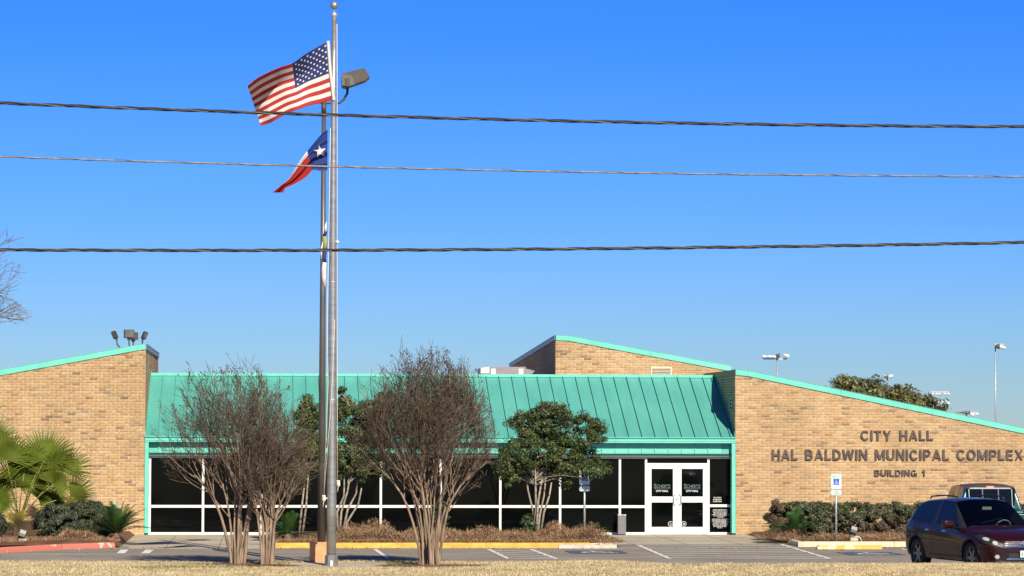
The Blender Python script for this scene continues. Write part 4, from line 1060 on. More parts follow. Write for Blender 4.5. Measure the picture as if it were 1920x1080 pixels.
# bare tree beyond the left edge
def bare_tree():
    rs = random.Random(3); b = Vector((-12.7, 92.0, .15)); root = empty('bare_tree', b, 'bare grey tree whose branch tips reach in at the left edge', 'tree')
    cfg = dict(steps=[6, 6, 5, 4, 3], wob=[.05, .09, .12, .15, .18], up=[.03, .02, .02, .04, .05], taper=.5, rmin=.007, sides=[10, 6, 4, 3, 3], kids=[16, 7, 5, 4], len=[6.0, 5.6, 2.4, 1.2, .7], ang=[55, 42, 38, 40], rk=.5)
    cfg['from'] = [.35, .25, .2, .15]; tips = []; up = [MB() for _ in range(5)]
    def ins(p): return ((p.x)/7.4)**2+((p.z-7.0)/3.6)**2+(p.y/5)**2 < 1.0 and p.x < 5.4+.3*math.sin(p.z*5) and (p.z > 6.3 or p.x < 4.6)
    grow(up, Vector((0, 0, 0)), Vector((.05, 0, 1)), 6.5, .17, 0, rs, cfg, tips, ins)
    up[0].build('trunk', [M_BBARK], root, smooth=True); tw = MB()
    for k in (1, 2, 3, 4):
        o_ = len(tw.v); tw.v += up[k].v; tw.f += [tuple(i+o_ for i in f) for f in up[k].f]; tw.m += [0]*len(up[k].f)
    tag(tw.build('branches', [M_BBARK], root), kind='stuff')
bare_tree()

# evergreen hollies in the middle bed
def holly(base_px, base_py, Y, lobes_px, trunks, label, seed, n=230):
    g_ = np.random.default_rng(seed); b = P(base_px, base_py, Y); b.z = .22; root = empty('holly_tree', b, label, 'tree', 'evergreen trees against the glass wall')
    lobes = []
    for (cx, cy, rx, ry, *dy_) in lobes_px:
        c = P(cx, cy, Y)-b; s = FPX/Y; lobes.append(((c.x, dy_[0] if dy_ else g_.uniform(-.2, .2), c.z), (rx/s, rx/s*.8, ry/s)))
    cs, ns = clumpy_crown(g_, lobes, n, 170, .05, spread=.20, shell=.45, jag=.10)
    V = leaves_np(g_, cs, ns, .05)
    u = g_.random(len(cs)); hi = (cs[:, 2]-cs[:, 2].min())/(np.ptp(cs[:, 2])+1e-6)
    pat = np.sin(cs[:, 0]*3.1+seed)*np.sin(cs[:, 2]*3.7+cs[:, 1]*2)
    mi = np.where(u < .50-.18*pat, 0, 1); mi = np.where(g_.random(len(cs)) < .05+.16*np.clip(pat, 0, 1)*hi+.04, 2, mi)
    tag(np_mesh('foliage', V, 4, [M_LEAFD, M_LEAFO, M_LEAFR], mi, root), kind='stuff')
    for t in trunks:
        pts = [P(x, y, Y+g_.uniform(-.15, .15))-b for x, y in t]; pts[0].z = -.1
        k = len(pts); MB().tube(pts, [.042-.022*i/(k-1) for i in range(k)], 7).build('trunk', M_HBARK, root, smooth=True)
    br = MB(); rr = random.Random(seed)
    for _ in range(45):
        l = rr.choice(lobes); st = Vector((lobes[0][0][0]*.5, 0, l[0][2]-l[1][2])); e_ = Vector(l[0])+Vector([rr.uniform(-.9, .9)*l[1][q] for q in range(3)])
        br.tube([st, st.lerp(e_, .5)+Vector((0, 0, .1)), e_], [.02, .012, .006], 4)
    tag(br.build('branches', M_HBARK, root), kind='stuff')
holly(1003, 1008, 92.0, [(1000, 800, 45, 42), (1085, 815, 46, 46), (1040, 800, 50, 38), (1000, 850, 60, 42), (1100, 868, 40, 30), (965, 785, 18, 22), (955, 870, 30, 38), (1055, 865, 45, 38), (1120, 800, 16, 12), (1030, 770, 26, 16), (1104, 880, 36, 18, -1.7), (1070, 895, 24, 16), (965, 890, 26, 14)],
      [[(996, 1006), (1000, 960), (990, 920), (985, 880)], [(1001, 1006), (1005, 950), (1004, 900), (1003, 850)], [(1008, 1006), (1012, 965), (1020, 930), (1024, 890)], [(1012, 1006), (1020, 960), (1030, 930), (1034, 905)], [(1005, 1006), (1009, 940), (1016, 900), (1015, 880)]],
      'dense dark green evergreen tree in the middle bed near the entrance', 31, 330)
holly(640, 1008, 91.0, [(665, 790, 44, 38), (700, 810, 38, 60), (655, 850, 40, 40), (640, 745, 10, 14), (690, 880, 40, 26), (650, 760, 20, 18), (720, 760, 22, 30)],
      [[(636, 1006), (640, 960), (652, 920), (660, 870)], [(640, 1006), (652, 955), (668, 925), (672, 880)], [(634, 1006), (632, 960), (645, 930), (646, 880)], [(645, 1006), (650, 980), (672, 945), (678, 915)]],
      'evergreen tree half hidden behind the flagpole and the largest crape myrtle', 32, 210)
holly(560, 1008, 91.6, [(575, 790, 22, 34), (575, 840, 32, 40), (573, 755, 10, 16), (560, 880, 34, 26), (595, 870, 20, 24), (590, 770, 10, 14)],
      [[(560, 1006), (566, 950), (572, 900)], [(566, 1006), (574, 950), (578, 890)]], 'narrow evergreen tree left of the lamp post', 33, 130)
# live oak behind the right wing
def oak():
    Y = 125.0; g_ = np.random.default_rng(41); s = FPX/Y; b = P(1665, 900, Y); b.z = 0
    root = empty('live_oak', b, 'live oak crown showing above the sloping teal edge of the lettered wall', 'tree'); lobes = []
    for (cx, cy, rx, ry) in [(1620, 740, 58, 36), (1665, 755, 50, 42), (1710, 765, 45, 34), (1590, 722, 26, 18), (1690, 745, 30, 26), (1745, 765, 28, 20), (1650, 790, 110, 50), (1765, 785, 15, 12)]:
        c = P(cx, cy, Y)-b; lobes.append(((c.x, g_.uniform(-.8, .8), c.z), (rx/s, rx/s, ry/s)))
    cs, ns = clumpy_crown(g_, lobes, 420, 60, .1, spread=.34, shell=.5, jag=.1); V = leaves_np(g_, cs, ns, .105)
    mi = (g_.random(len(cs)) < .30+.2*np.sin(cs[:, 0]*2)).astype(int)
    tag(np_mesh('foliage', V, 4, [M_OAK, M_OAKL], mi, root), kind='stuff')
    MB().tube([(0, 0, -.05), (.1, 0, 1.2), (-.1, 0, 2.4)], [.3, .24, .2], 10).build('trunk', M_BBARK, root, smooth=True)
    br = MB(); rr = random.Random(8)
    for _ in range(60):
        l = rr.choice(lobes); e_ = Vector(l[0])+Vector([rr.uniform(-.85, .85)*l[1][q] for q in range(3)]); st = Vector((0, 0, 2.2))
        br.tube([st, st.lerp(e_, .5)+Vector((0, 0, .3)), e_], [.07, .035, .012], 4)
    tag(br.build('branches', M_BBARK, root), kind='stuff')
oak()

# fan palm
def fan_palm():
    b = P(36, 1003, 93.0); b.z = .16; root = empty('fan_palm', b, 'young fan palm with green fans in the bed by the left wall', 'palm'); rs = random.Random(17)
    mb = MB(); mb.lathe([(.16, -.05), (.19, .12), (.17, .35), (.13, .52), (.05, .6)], 14); mb.build('trunk', M_FIBRE, root, smooth=True)
    s = FPX/93.0
    fans = [(-12, 820, 52, 70, 0), (30, 890, 50, 55, 0), (85, 850, 62, 95, 0), (120, 872, 56, 62, 0), (132, 918, 48, -8, 0), (62, 900, 46, 75, 0), (15, 850, 56, 100, 0), (-35, 900, 55, 150, 0),
            (102, 895, 44, 40, 0), (50, 858, 50, 110, 0), (-5, 925, 40, -30, 0), (30, 950, 24, -80, 1), (118, 935, 30, -70, 1), (72, 925, 42, 30, 0), (18, 905, 48, 120, 0), (98, 935, 34, -10, 0), (75, 945, 30, -110, 2), (55, 965, 34, -95, 2), (10, 965, 40, -120, 2), (85, 930, 40, -30, 0), (-40, 850, 60, 120, 0), (-30, 960, 40, 200, 1), (70, 875, 44, 55, 0)]
    for (px, py, rp_, ang, kind) in fans:
        hub = P(px, py+12, 93.0)-b; hub.y = rs.uniform(-.75, .55) if kind == 0 else rs.uniform(-.5, .2)
        start = Vector((rs.uniform(-.06, .06), rs.uniform(-.06, .06), .48)); mid = start.lerp(hub, .55)+Vector((0, 0, .12))
        mt = MB(); mt.tube([start, mid, hub], [.018, .014, .010], 6)
        rad = rp_/s*1.15; a0 = R(ang+rs.uniform(-10, 10)); ax = Vector((math.cos(a0), 0, math.sin(a0))); ax = (ax+Vector((0, rs.uniform(-.45, .45), 0))).normalized()
        out = Vector((rs.uniform(-.25, .25), -1, rs.uniform(-.1, .5))).normalized(); sd = ax.cross(out).normalized(); out = sd.cross(ax).normalized()
        fan = MB(); nseg = 38; half = R(rs.uniform(95, 118))
        for k in range(nseg):
            t0 = -half+2*half*k/nseg; t1 = -half+2*half*(k+1)/nseg; tm = (t0+t1)/2
            rr = rad*(1-.18*abs(tm/half)**2)*rs.uniform(.9, 1.05)
            def dirn(t): return ax*math.cos(t)+sd*math.sin(t)
            cup = .10*rad*abs(math.sin(tm)); fold = out*.018
            p0 = hub; j0 = hub+dirn(t0)*rr*.52+out*cup*.5-fold; j1 = hub+dirn(t1)*rr*.52+out*cup*.5-fold; jm_ = hub+dirn(tm)*rr*.54+out*cup*.5+fold
            tw = rs.uniform(-.02, .02); droop = Vector((0, 0, -.06*rad*rs.random()))
            q = hub+dirn(tm+tw)*rr*.80+out*cup+droop*.4; wv_ = dirn(tm+math.pi/2)*rr*.012
            tip = hub+dirn(tm+tw*2)*rr+out*cup*1.1+droop*1.5
            fan.add([p0, j0, jm_, q-wv_, tip, q+wv_, j1], [(0, 1, 2), (0, 2, 6), (1, 3, 4, 2), (2, 4, 5, 6)], 0)
        m = [M_PALM, M_PALMY, M_PALMD][kind]
        f = fan.build('fan_leaf', m, root)
        if kind: f['label'] = 'yellowing fan leaf' if kind == 1 else 'dead brown fan leaf'
        mt.build('leaf_stalk', M_PETI if kind < 2 else M_PALMD, root, smooth=True)
fan_palm()
def cycad(px, py, Y, size, label, seed, nf=26, arch=1.0, m=None):
    b = P(px, py, Y); b.z = .14; root = empty('sago_palm', b, label, 'cycad', 'sago palms in the beds'); rs = random.Random(seed)
    MB().lathe([(.10, -.03), (.12, .06), (.09, .16), (.02, .2)], 10).build('trunk', M_FIBRE, root, smooth=True)
    for k in range(nf):
        a = 2*math.pi*k/nf*2.4+rs.uniform(-.2, .2); el = R(rs.uniform(12, 82)); L_ = size*rs.uniform(.8, 1.1)
        h = Vector((math.cos(a), math.sin(a), 0)); pts = []
        for i in range(12):
            t = i/11; x = L_*t*math.cos(el)*(1+.15*t); z = .15+L_*t*math.sin(el)-arch*L_*.42*t*t*math.cos(el*.6)
            pts.append(h*x+Vector((0, 0, max(z, .02))))
        fr = MB(); fr.tube(pts, [.010*(1-.6*i/11) for i in range(12)], 4)
        side = h.cross(Vector((0, 0, 1)))
        nl = 30
        for i in range(2, nl):
            t = i/nl; s_ = t*11; j = min(int(s_), 10); p = pts[j].lerp(pts[j+1], s_-j); d = (pts[j+1]-pts[j]).normalized()
            ll = size*.17*math.sin(math.pi*min(1, t*.86+.12))**.6
            for sg in (-1, 1):
                e_ = (side*sg+d*.55+Vector((0, 0, .22))).normalized(); w = d*.011
                w = w*1.05; fr.add([p-w, p+w, p+e_*ll*.7+w*.6, p+e_*ll, p+e_*ll*.7-w*.6], [(0, 1, 2, 3, 4)], 0)
        fr.build('frond', m or M_SAGO, root)
cycad(218, 1003, 91.2, 1.25, 'leafy green sago palm at the corner of the left wall bed', 51, 44, .9)
cycad(540, 1010, 90.2, 1.0, 'sago palm at the left end of the middle bed', 52, 26, 1.0)
cycad(1490, 1003, 92.0, 1.15, 'dark sago palm in front of the hedge under the lettered wall', 53, 26, .9)
cycad(1118, 1006, 91.5, .5, 'small green cycad beside the left parking sign', 54, 16, .8)
# shrubs and hedge
def shrub(label, lobes_px, Y, leafsize, mats, fn, seed, n, per=90, spread=.14, aspect=1.6, name='shrub', cat='shrub', depth=None, updir=.35, group=None, top=None):
    g_ = np.random.default_rng(seed); s = FPX/Y; xs_ = [l[0] for l in lobes_px]; b = P(sum(xs_)/len(xs_), 1003, Y); b.z = .15
    root = empty(name, b, label, cat, group); lobes = []
    for (cx, cy, rx, ry) in lobes_px:
        c = P(cx, cy, Y)-b; lobes.append(((c.x, 0, c.z), (rx/s, depth or rx/s*.8, ry/s)))
    cs, ns = clumpy_crown(g_, lobes, n, per, leafsize, spread=spread, shell=.6, jag=.07)
    ok = cs[:, 2] > -.02
    if top is not None:
        ok &= cs[:, 2] < top-b.z+g_.normal(size=len(cs))*.035
    cs, ns = cs[ok], ns[ok]; 
    V = leaves_np(g_, cs, ns, leafsize, aspect)
    tag(np_mesh('foliage', V, 4, mats, fn(g_, cs), root), kind='stuff')
    core = MB(); rr = random.Random(seed)
    for _ in range(int(40*len(lobes))):
        l = rr.choice(lobes); st = Vector((l[0][0]+rr.uniform(-.3, .3)*l[1][0], rr.uniform(-.3, .3)*l[1][1], 0)); e_ = Vector(l[0])+Vector([rr.uniform(-.8, .8)*l[1][q] for q in range(3)]); e_.z = max(.08, e_.z)
        core.tube([st, e_], [.012, .006], 3)
    tag(core.build('stems', M_TWIG, root), kind='stuff')
    return root
two = lambda p: (lambda g_, c: (g_.random(len(c)) < p).astype(int))
shrub('low rounded grey green needle leaved shrub beside the palm', [(120, 975, 42, 30), (165, 968, 40, 28), (95, 985, 24, 22), (195, 978, 30, 25)], 92.6, .055, [M_ROSE, M_ROSED], two(.45), 61, 330, 150, .12, 3.6)
shrub('grey green shrub cut by the left edge, left of the palm', [(-15, 990, 24, 24)], 91.5, .07, [M_ROSE, M_ROSED], two(.45), 62, 60, 110, .12, 3.2)
def hedgec(g_, c):
    h = (c[:, 2]-c[:, 2].min())/np.ptp(c[:, 2]); pp_ = np.clip(.85-1.15*h, .04, 1)*(.8+.5*np.sin(c[:, 0]*2.3)); m_ = (g_.random(len(c)) < pp_).astype(int)
    return np.where(g_.random(len(c)) < .02, 2, m_)
ZHT = P(1600, 944, 94).z
shrub('long clipped hedge green above and purple brown below, under the lettered wall', [(x, 978, 42, 38) for x in range(1560, 2010, 34)], 94.0, .045, [M_HEDGE, M_HEDGEP, M_PALMD], hedgec, 63, 1100, 130, .13, name='hedge', cat='hedge', depth=.6, top=ZHT+.04)
shrub('rounded dark shrub at the left end of the hedge', [(1478, 975, 42, 36), (1505, 968, 34, 30), (1530, 975, 32, 36)], 93.6, .06, [M_HEDGE, M_HEDGEP], lambda g_, c: (g_.random(len(c)) < .22+.35*(c[:, 0] < -.55)).astype(int), 64, 330, 100, .13, depth=.65)
shrub('small leafy green shrub at the foot of the evergreen near the entrance', [(992, 985, 12, 20)], 90.6, .06, [M_LEAFO, M_LEAFD], two(.5), 65, 40, 50, .1)
shrub('small green shrub behind the largest crape myrtle', [(822, 968, 18, 28)], 91.5, .06, [M_LEAFO, M_LEAFD], two(.6), 66, 50, 50, .1)
# dry ground cover in the beds
def groundcover(label, regions, seed, green=.06):
    g_ = np.random.default_rng(seed); VV = []; MI = []
    for (x0, x1, y0, y1, h, n) in regions:
        x = g_.uniform(x0, x1, n); y = g_.uniform(y0, y1, n); hh = h*(.55+.35*np.sin(x*1.9+seed)*np.sin(y*2.2)+.1*np.sin(x*6.1)); 
        edge = np.minimum(1, np.minimum(x-x0, x1-x)/.35); hh = np.maximum(.05, hh*edge)
        z = .13+g_.random(n)**.8*hh; a = g_.uniform(0, 6.283, n); el = g_.normal(.4, .5, n); L_ = g_.uniform(.05, .15, n); w = g_.uniform(.004, .009, n)
        d = np.stack([np.cos(a)*np.cos(el), np.sin(a)*np.cos(el), np.sin(el)], 1)*L_[:, None]; q = np.stack([-np.sin(a), np.cos(a), g_.normal(0, .5, n)], 1)*w[:, None]; c = np.stack([x, y, z], 1)
        VV.append(np.stack([c-q, c+q, c+d], 1)); u = g_.random(n); MI.append(np.where(u < .6, 0, np.where(u < 1-green, 1, 2)))
    tag(np_mesh('ground_cover', np.concatenate(VV), 3, [M_DRYB, M_DRYT, M_LEAFO], np.concatenate(MI)), label, 'ground cover', kind='stuff')
gx = lambda px, Y=90: P(px, 1000, Y).x
groundcover('dry brown ground cover in the middle bed', [(gx(630), gx(1150), 89.0, 92.0, .42, 36000), (gx(620), gx(760), 89.2, 92.5, .62, 9000), (gx(1010), gx(1130), 89.0, 91.8, .62, 10000), (gx(516), gx(640), 88.6, 91, .12, 3000), (gx(520), gx(1145), 88.4, 89.2, .12, 9000), (gx(1130), gx(1160), 88.8, 90.4, .2, 1500)], 71)
groundcover('dry brown ground cover in the palm bed', [(-9, kl.x-.2, 89.3, 91, .10, 6000), (gx(100), gx(190), 90.2, 91.4, .34, 5000), (gx(-20), gx(60), 88, 90, .1, 3000)], 72)
groundcover('dry brown ground cover at the foot of the hedge', [(gx(1460), gx(1900), 90.4, 92.8, .22, 14000), (gx(1440), gx(1560), 91.2, 92.6, .32, 6000)], 73)

def litter():
    g_ = np.random.default_rng(90); n = 900; x = g_.uniform(-8, 20, n); y = np.where(g_.random(n) < .6, YKERB-.05-np.abs(g_.normal(0, .5, n)), g_.uniform(78.3, 90, n))
    c = np.stack([x, y, np.full(n, .02)], 1); nn = g_.normal(size=(n, 3))*.35+np.array([0, 0, 1]); V = leaves_np(g_, c, nn, .05, 1.3)
    tag(np_mesh('fallen_leaves', V, 4, [M_DRYB, M_DRYT], (g_.random(n) < .5).astype(int)), 'dry fallen leaves along the kerb on the asphalt', 'leaves', kind='stuff')
litter()
# ------------------------------------------------------------ small things round the building
def parking_sign(px, Y, ypost_top, yplate, label):
    b = P(px, 1000, Y); b.z = .02; s = FPX/Y; root = empty('parking_sign', b, label, 'sign', 'accessible parking signs')
    z = lambda py: P(px, py, Y).z-b.z
    MB().tube([(0, .02, -.05), (0, .02, z(yplate[0]+2))], .032, 8).build('post', M_GALV, root, smooth=True)
    w = .155
    def plate(z0, z1, nm):
        mb = MB(); c_ = .025; mb.prism([(-w+c_, z0), (w-c_, z0), (w, z0+c_), (w, z1-c_), (w-c_, z1), (-w+c_, z1), (-w, z1-c_), (-w, z0+c_)], -.022, -.016); p = mb.build(nm, M_SIGNW, root, recalc=True)
        t = .006; e_ = MB()
        for (a0_, a1_, c0_, c1_) in ((-w+.02, w-.02, z1-.02, z1-.02+t), (-w+.02, w-.02, z0+.014, z0+.014+t), (-w+.014, -w+.014+t, z0+.02, z1-.02), (w-.02, w-.02+t, z0+.02, z1-.02)): e_.box(a0_, a1_, -.0245, -.0225, c0_, c1_)
        e_.build('sign_border', M_SIGNG, p); return p
    z1, z0 = z(yplate[0]), z(yplate[1]); p = plate(z0, z1, 'sign_plate'); h = z1-z0
    text_obj('sign_text', 'RESERVED', -w+.04, -.0225, z1-.13*h-.045, 2*w-.08, .052, .002, M_SIGNG, p, .01)
    text_obj('sign_text', 'PARKING', -w+.05, -.0225, z1-.32*h-.03, 2*w-.10, .050, .002, M_SIGNG, p, .01)
    MB().box(-.085, .085, -.0245, -.0225, z0+.12, z0+.29).build('symbol_field', M_SIGNB, p)
    im = MB(); isa(im, Matrix.Translation((-.08, -.0252, z0+.125)), .16); im.build('wheelchair_symbol', M_PRINT, p)
    z1, z0 = z(yplate[2]), z(yplate[3]); p = plate(z0, z1, 'sign_plate'); h = z1-z0
    text_obj('sign_text', 'VAN', -.05, -.0225, z0+h*.55, .10, .045, .002, M_SIGNG, p, .01)
    text_obj('sign_text', 'ACCESSIBLE', -w+.04, -.0225, z0+h*.22, 2*w-.08, .040, .002, M_SIGNG, p, .01)
    return root
parking_sign(1568, 89.3, 0, (888, 917, 919, 928), 'blue and white accessible parking sign on a post before the hedge')
parking_sign(1096, 90.5, 0, (881, 909, 911, 921), 'accessible parking sign half hidden by the evergreen near the entrance')
def wheel_stop(px0, px1, py, label, m, end=None):
    a, b = G(px0, py), G(px1, py); Y = (a.y+b.y)/2; L_ = b.x-a.x; root = empty('wheel_stop', (a.x, Y, 0), label, 'wheel stop', 'concrete wheel stops')
    pr_ = [(-.09, .004), (-.065, .10), (-.045, .115), (.045, .115), (.065, .10), (.09, .004)]; mb = MB()
    mb.prism(pr_, 0.04, L_, M=Matrix(((0, 1, 0, 0), (1, 0, 0, 0), (0, 0, 1, 0), (0, 0, 0, 1)))); mb.build('concrete_bar', m, root, recalc=True)
    mb = MB(); mb.prism([(x*.97, z*.96+.001) for x, z in pr_], 0, .04, M=Matrix(((0, 1, 0, 0), (1, 0, 0, 0), (0, 0, 1, 0), (0, 0, 0, 1)))); mb.build('bar_end', end or m, root, recalc=True)
    for t in (.2, .8): MB().lathe([(0, .118), (.014, .118), (.014, .112)], 8, M=Matrix.Translation((L_*t, 0, 0))).build('pin', M_BRONZE, root)
wheel_stop(1047, 1156, 1028.5, 'pale worn concrete wheel stop beside the yellow kerb', M_PALEC)
wheel_stop(1532, 1653, 1030, 'chipped yellow wheel stop in front of the parking sign', M_YELW, M_BRONZE)
# litter bin
def bin_():
    Y = YG-.5; a, b = P(1158, 1003, Y), P(1173, 965, Y); root = empty('litter_bin', (a.x, Y, .005), 'square grey litter bin against the glass wall', 'bin')
    w, h = b.x-a.x, b.z
    MB().box(0, w, -.13, .13, .03, h-.035).build('body', M_BIN, root, bevel=.008)
    MB().box(-.008, w+.008, -.138, .138, h-.033, h).build('lid', M_GALV, root, bevel=.006)
    MB().box(.015, w-.015, -.115, .115, 0, .028).build('foot', M_BPLAST, root)
bin_()
def spot(px, py, Y, label, conduit=True):
    b = P(px, 1006, Y); b.z = .16; c = P(px-8, py, Y)-b; root = empty('ground_spotlight', b, label, 'spotlight', 'ground spotlights for the walls')
    MB().box(-.10, .13, -.08, .08, -.03, .075).build('block', M_PALEC, root, bevel=.01)
    M = Matrix.Translation((c.x+.12, 0, c.z)) @ Matrix.Rotation(R(18), 4, 'Y') @ Matrix.Rotation(R(-25), 4, 'X')
    MB().box(-.10, .10, -.10, .09, -.11, .10, M=M).build('housing', M_BPLAST, root, bevel=.012)
    MB().box(-.085, .085, -.112, -.101, -.02, .09, M=M).build('lens', M_HVAC, root)
    MB().tube([M @ Vector((0, 0, -.11)), (0.02, 0, .07)], .018, 8).build('bracket', M_GALV, root)
    if conduit: MB().tube([(.03, 0, .09), (.12, 0, .11), (.20, 0, .07), (.25, 0, -.04)], .014, 6).build('conduit', M_PRINT, root, smooth=True)
spot(1600, 995, 89.9, 'black ground spotlight with white conduit before the hedge')
spot(42, 1002, 88.9, 'small grey ground spotlight under the palm', False)

# ------------------------------------------------------------ far sports field lights
def field_light(px, pytop, Y, arms, label, dark=False, thick=.06, rows=1):
    b = P(px, 800, Y); b.z = 0; s = FPX/Y; root = empty('field_light', b, label, 'floodlight mast', 'far sports field lights')
    zt_ = P(px, pytop, Y).z
    MB().tube([(0, 0, 0), (0, 0, zt_)], [thick*1.3, thick], 8).build('mast', M_GALV, root, smooth=True)
    for rI in range(rows):
        zz = zt_-.2-rI*18/s; xs_ = [a[0]/s for a in arms]
        MB().box(min(xs_+[0])-.1, max(xs_+[0])+.1, -.08, .08, zz-.06, zz+.06).build('crossarm', M_GALV, root)
        for (dx, dy, w, h, dk, tilt) in arms:
            M = Matrix.Translation((dx/s, -.3, zz+dy/s)) @ Matrix.Rotation(R(tilt), 4, 'Y')
            ww, hh = w/s/2, h/s/2
            l_ = MB(); l_.lathe([(hh*.35, -ww), (hh*.7, -ww*.5), (hh, ww*.6), (hh*1.02, ww), (hh*.9, ww), (hh*.6, 0)], 12, M=M @ Matrix.Rotation(R(90), 4, 'Y')); l_.build('lamp', M_FARD if dk else M_FARW, root, smooth=True)
field_light(1457, 668, 240, [(-24, 4, 11, 6, 0, 180), (-14, 4, 9, 6, 0, 180), (-7, 4, 7, 6, 0, 20), (0, 6, 8, 8, 1, 0), (16, 6, 11, 8, 0, 20)], 'far lamp cluster on a mast above the top left of the lettered wall')
field_light(1867, 641, 240, [(2, -4, 8, 10, 1, 0), (9, -5, 12, 7, 0, 15), (13, -6, 10, 5, 0, 15)], 'tall thin mast with pale lamps at the far right', thick=.05)
field_light(1664, 699, 230, [(-4, -3, 10, 5, 1, -20), (3, -2, 12, 6, 0, -15)], 'far pale lamp just above the live oak crown')
field_light(1765, 731, 300, [(-18, -4, 5, 4, 0, 0), (-11, -4, 5, 4, 0, 0), (-5, -4, 5, 4, 0, 0), (5, -4, 5, 5, 0, 0), (12, -4, 5, 5, 0, 0)], 'far mast with two rows of small lamps right of the live oak', rows=2)
field_light(1812, 768, 200, [(-16, 0, 10, 3, 1, 0), (-4, 0, 18, 6, 1, 0), (8, -3, 10, 5, 0, 30), (18, -3, 8, 4, 0, -10)], 'row of dark and pale lamps peeping over the right roof edge')

# ------------------------------------------------------------ vehicles
def catmull(cage_v, cage_f, cage_m, levels, crease=None):
    me = bpy.data.meshes.new('tmp'); me.from_pydata(cage_v, [], cage_f)
    for _ in range(max(cage_m)+1): me.materials.append(None)
    me.polygons.foreach_set('material_index', cage_m); me.update()
    bm = bmesh.new(); bm.from_mesh(me); bmesh.ops.remove_doubles(bm, verts=bm.verts, dist=1e-5); bmesh.ops.recalc_face_normals(bm, faces=bm.faces)
    cl = bm.edges.layers.float.get('crease_edge') or bm.edges.layers.float.new('crease_edge')
    for ed in bm.edges:
        ms = {f.material_index for f in ed.link_faces}
        if len(ms) > 1: ed[cl] = .9
    bm.to_mesh(me); bm.free()
    o = bpy.data.objects.new('tmp', me); C.objects.link(o); md = o.modifiers.new('s', 'SUBSURF'); md.levels = levels; md.render_levels = levels
    return o, me
def station_cage(stations, glassfn, rows=9):
    V = []; F = []; Mi = []
    # each station: list of (x, y, z) for the left half from bottom centre to top centre; mirrored
    full = []
    for st in stations:
        full.append(st+[(x, -y, z) for x, y, z in reversed(st[1:-1])])
    n = len(full[0])
    for st in full: V += st
    for i in range(len(full)-1):
        for j in range(n):
            j2 = (j+1) % n; F.append((i*n+j, i*n+j2, (i+1)*n+j2, (i+1)*n+j))
            jj = j if j < rows-1 else n-1-j
            Mi.append(glassfn(i, jj))
    F.append(tuple(range(n))); Mi.append(0); F.append(tuple(reversed(range((len(full)-1)*n, len(full)*n)))); Mi.append(0)
    # split the end caps into quads symmetric about the middle
    F2 = []; M2 = []
    for f, m in zip(F, Mi):
        if len(f) > 4:
            h = list(f); k = len(h)
            for q in range(0, k//2-1+0):
                a, b_, c, d = h[q], h[q+1], h[(k-q-1) % k], h[(k-q) % k]
                if q == 0: F2.append((h[0], h[1], h[k-1])); M2.append(m)
                else: F2.append((h[q], h[q+1], h[k-q-1], h[k-q])); M2.append(m)
            F2.append((h[k//2-1], h[k//2], h[k//2+1])); M2.append(m)
        else: F2.append(f); M2.append(m)
    return V, F2, M2
def st(xl, W, zb, bx_, bz, by, tx_, ty, tez, tz, dx=0.0):
    return [(xl, 0, zb), (xl, W*.62, zb), (xl, W*.93, zb+.06), (xl, W*.995, .52), (xl+dx*.3, W, .74), (bx_*.3+xl*.7, W*.985, bz-.16), (bx_, W*by, bz), (tx_, ty, tez), (tx_, ty*.62, tz-.008), (tx_, 0, tz)]
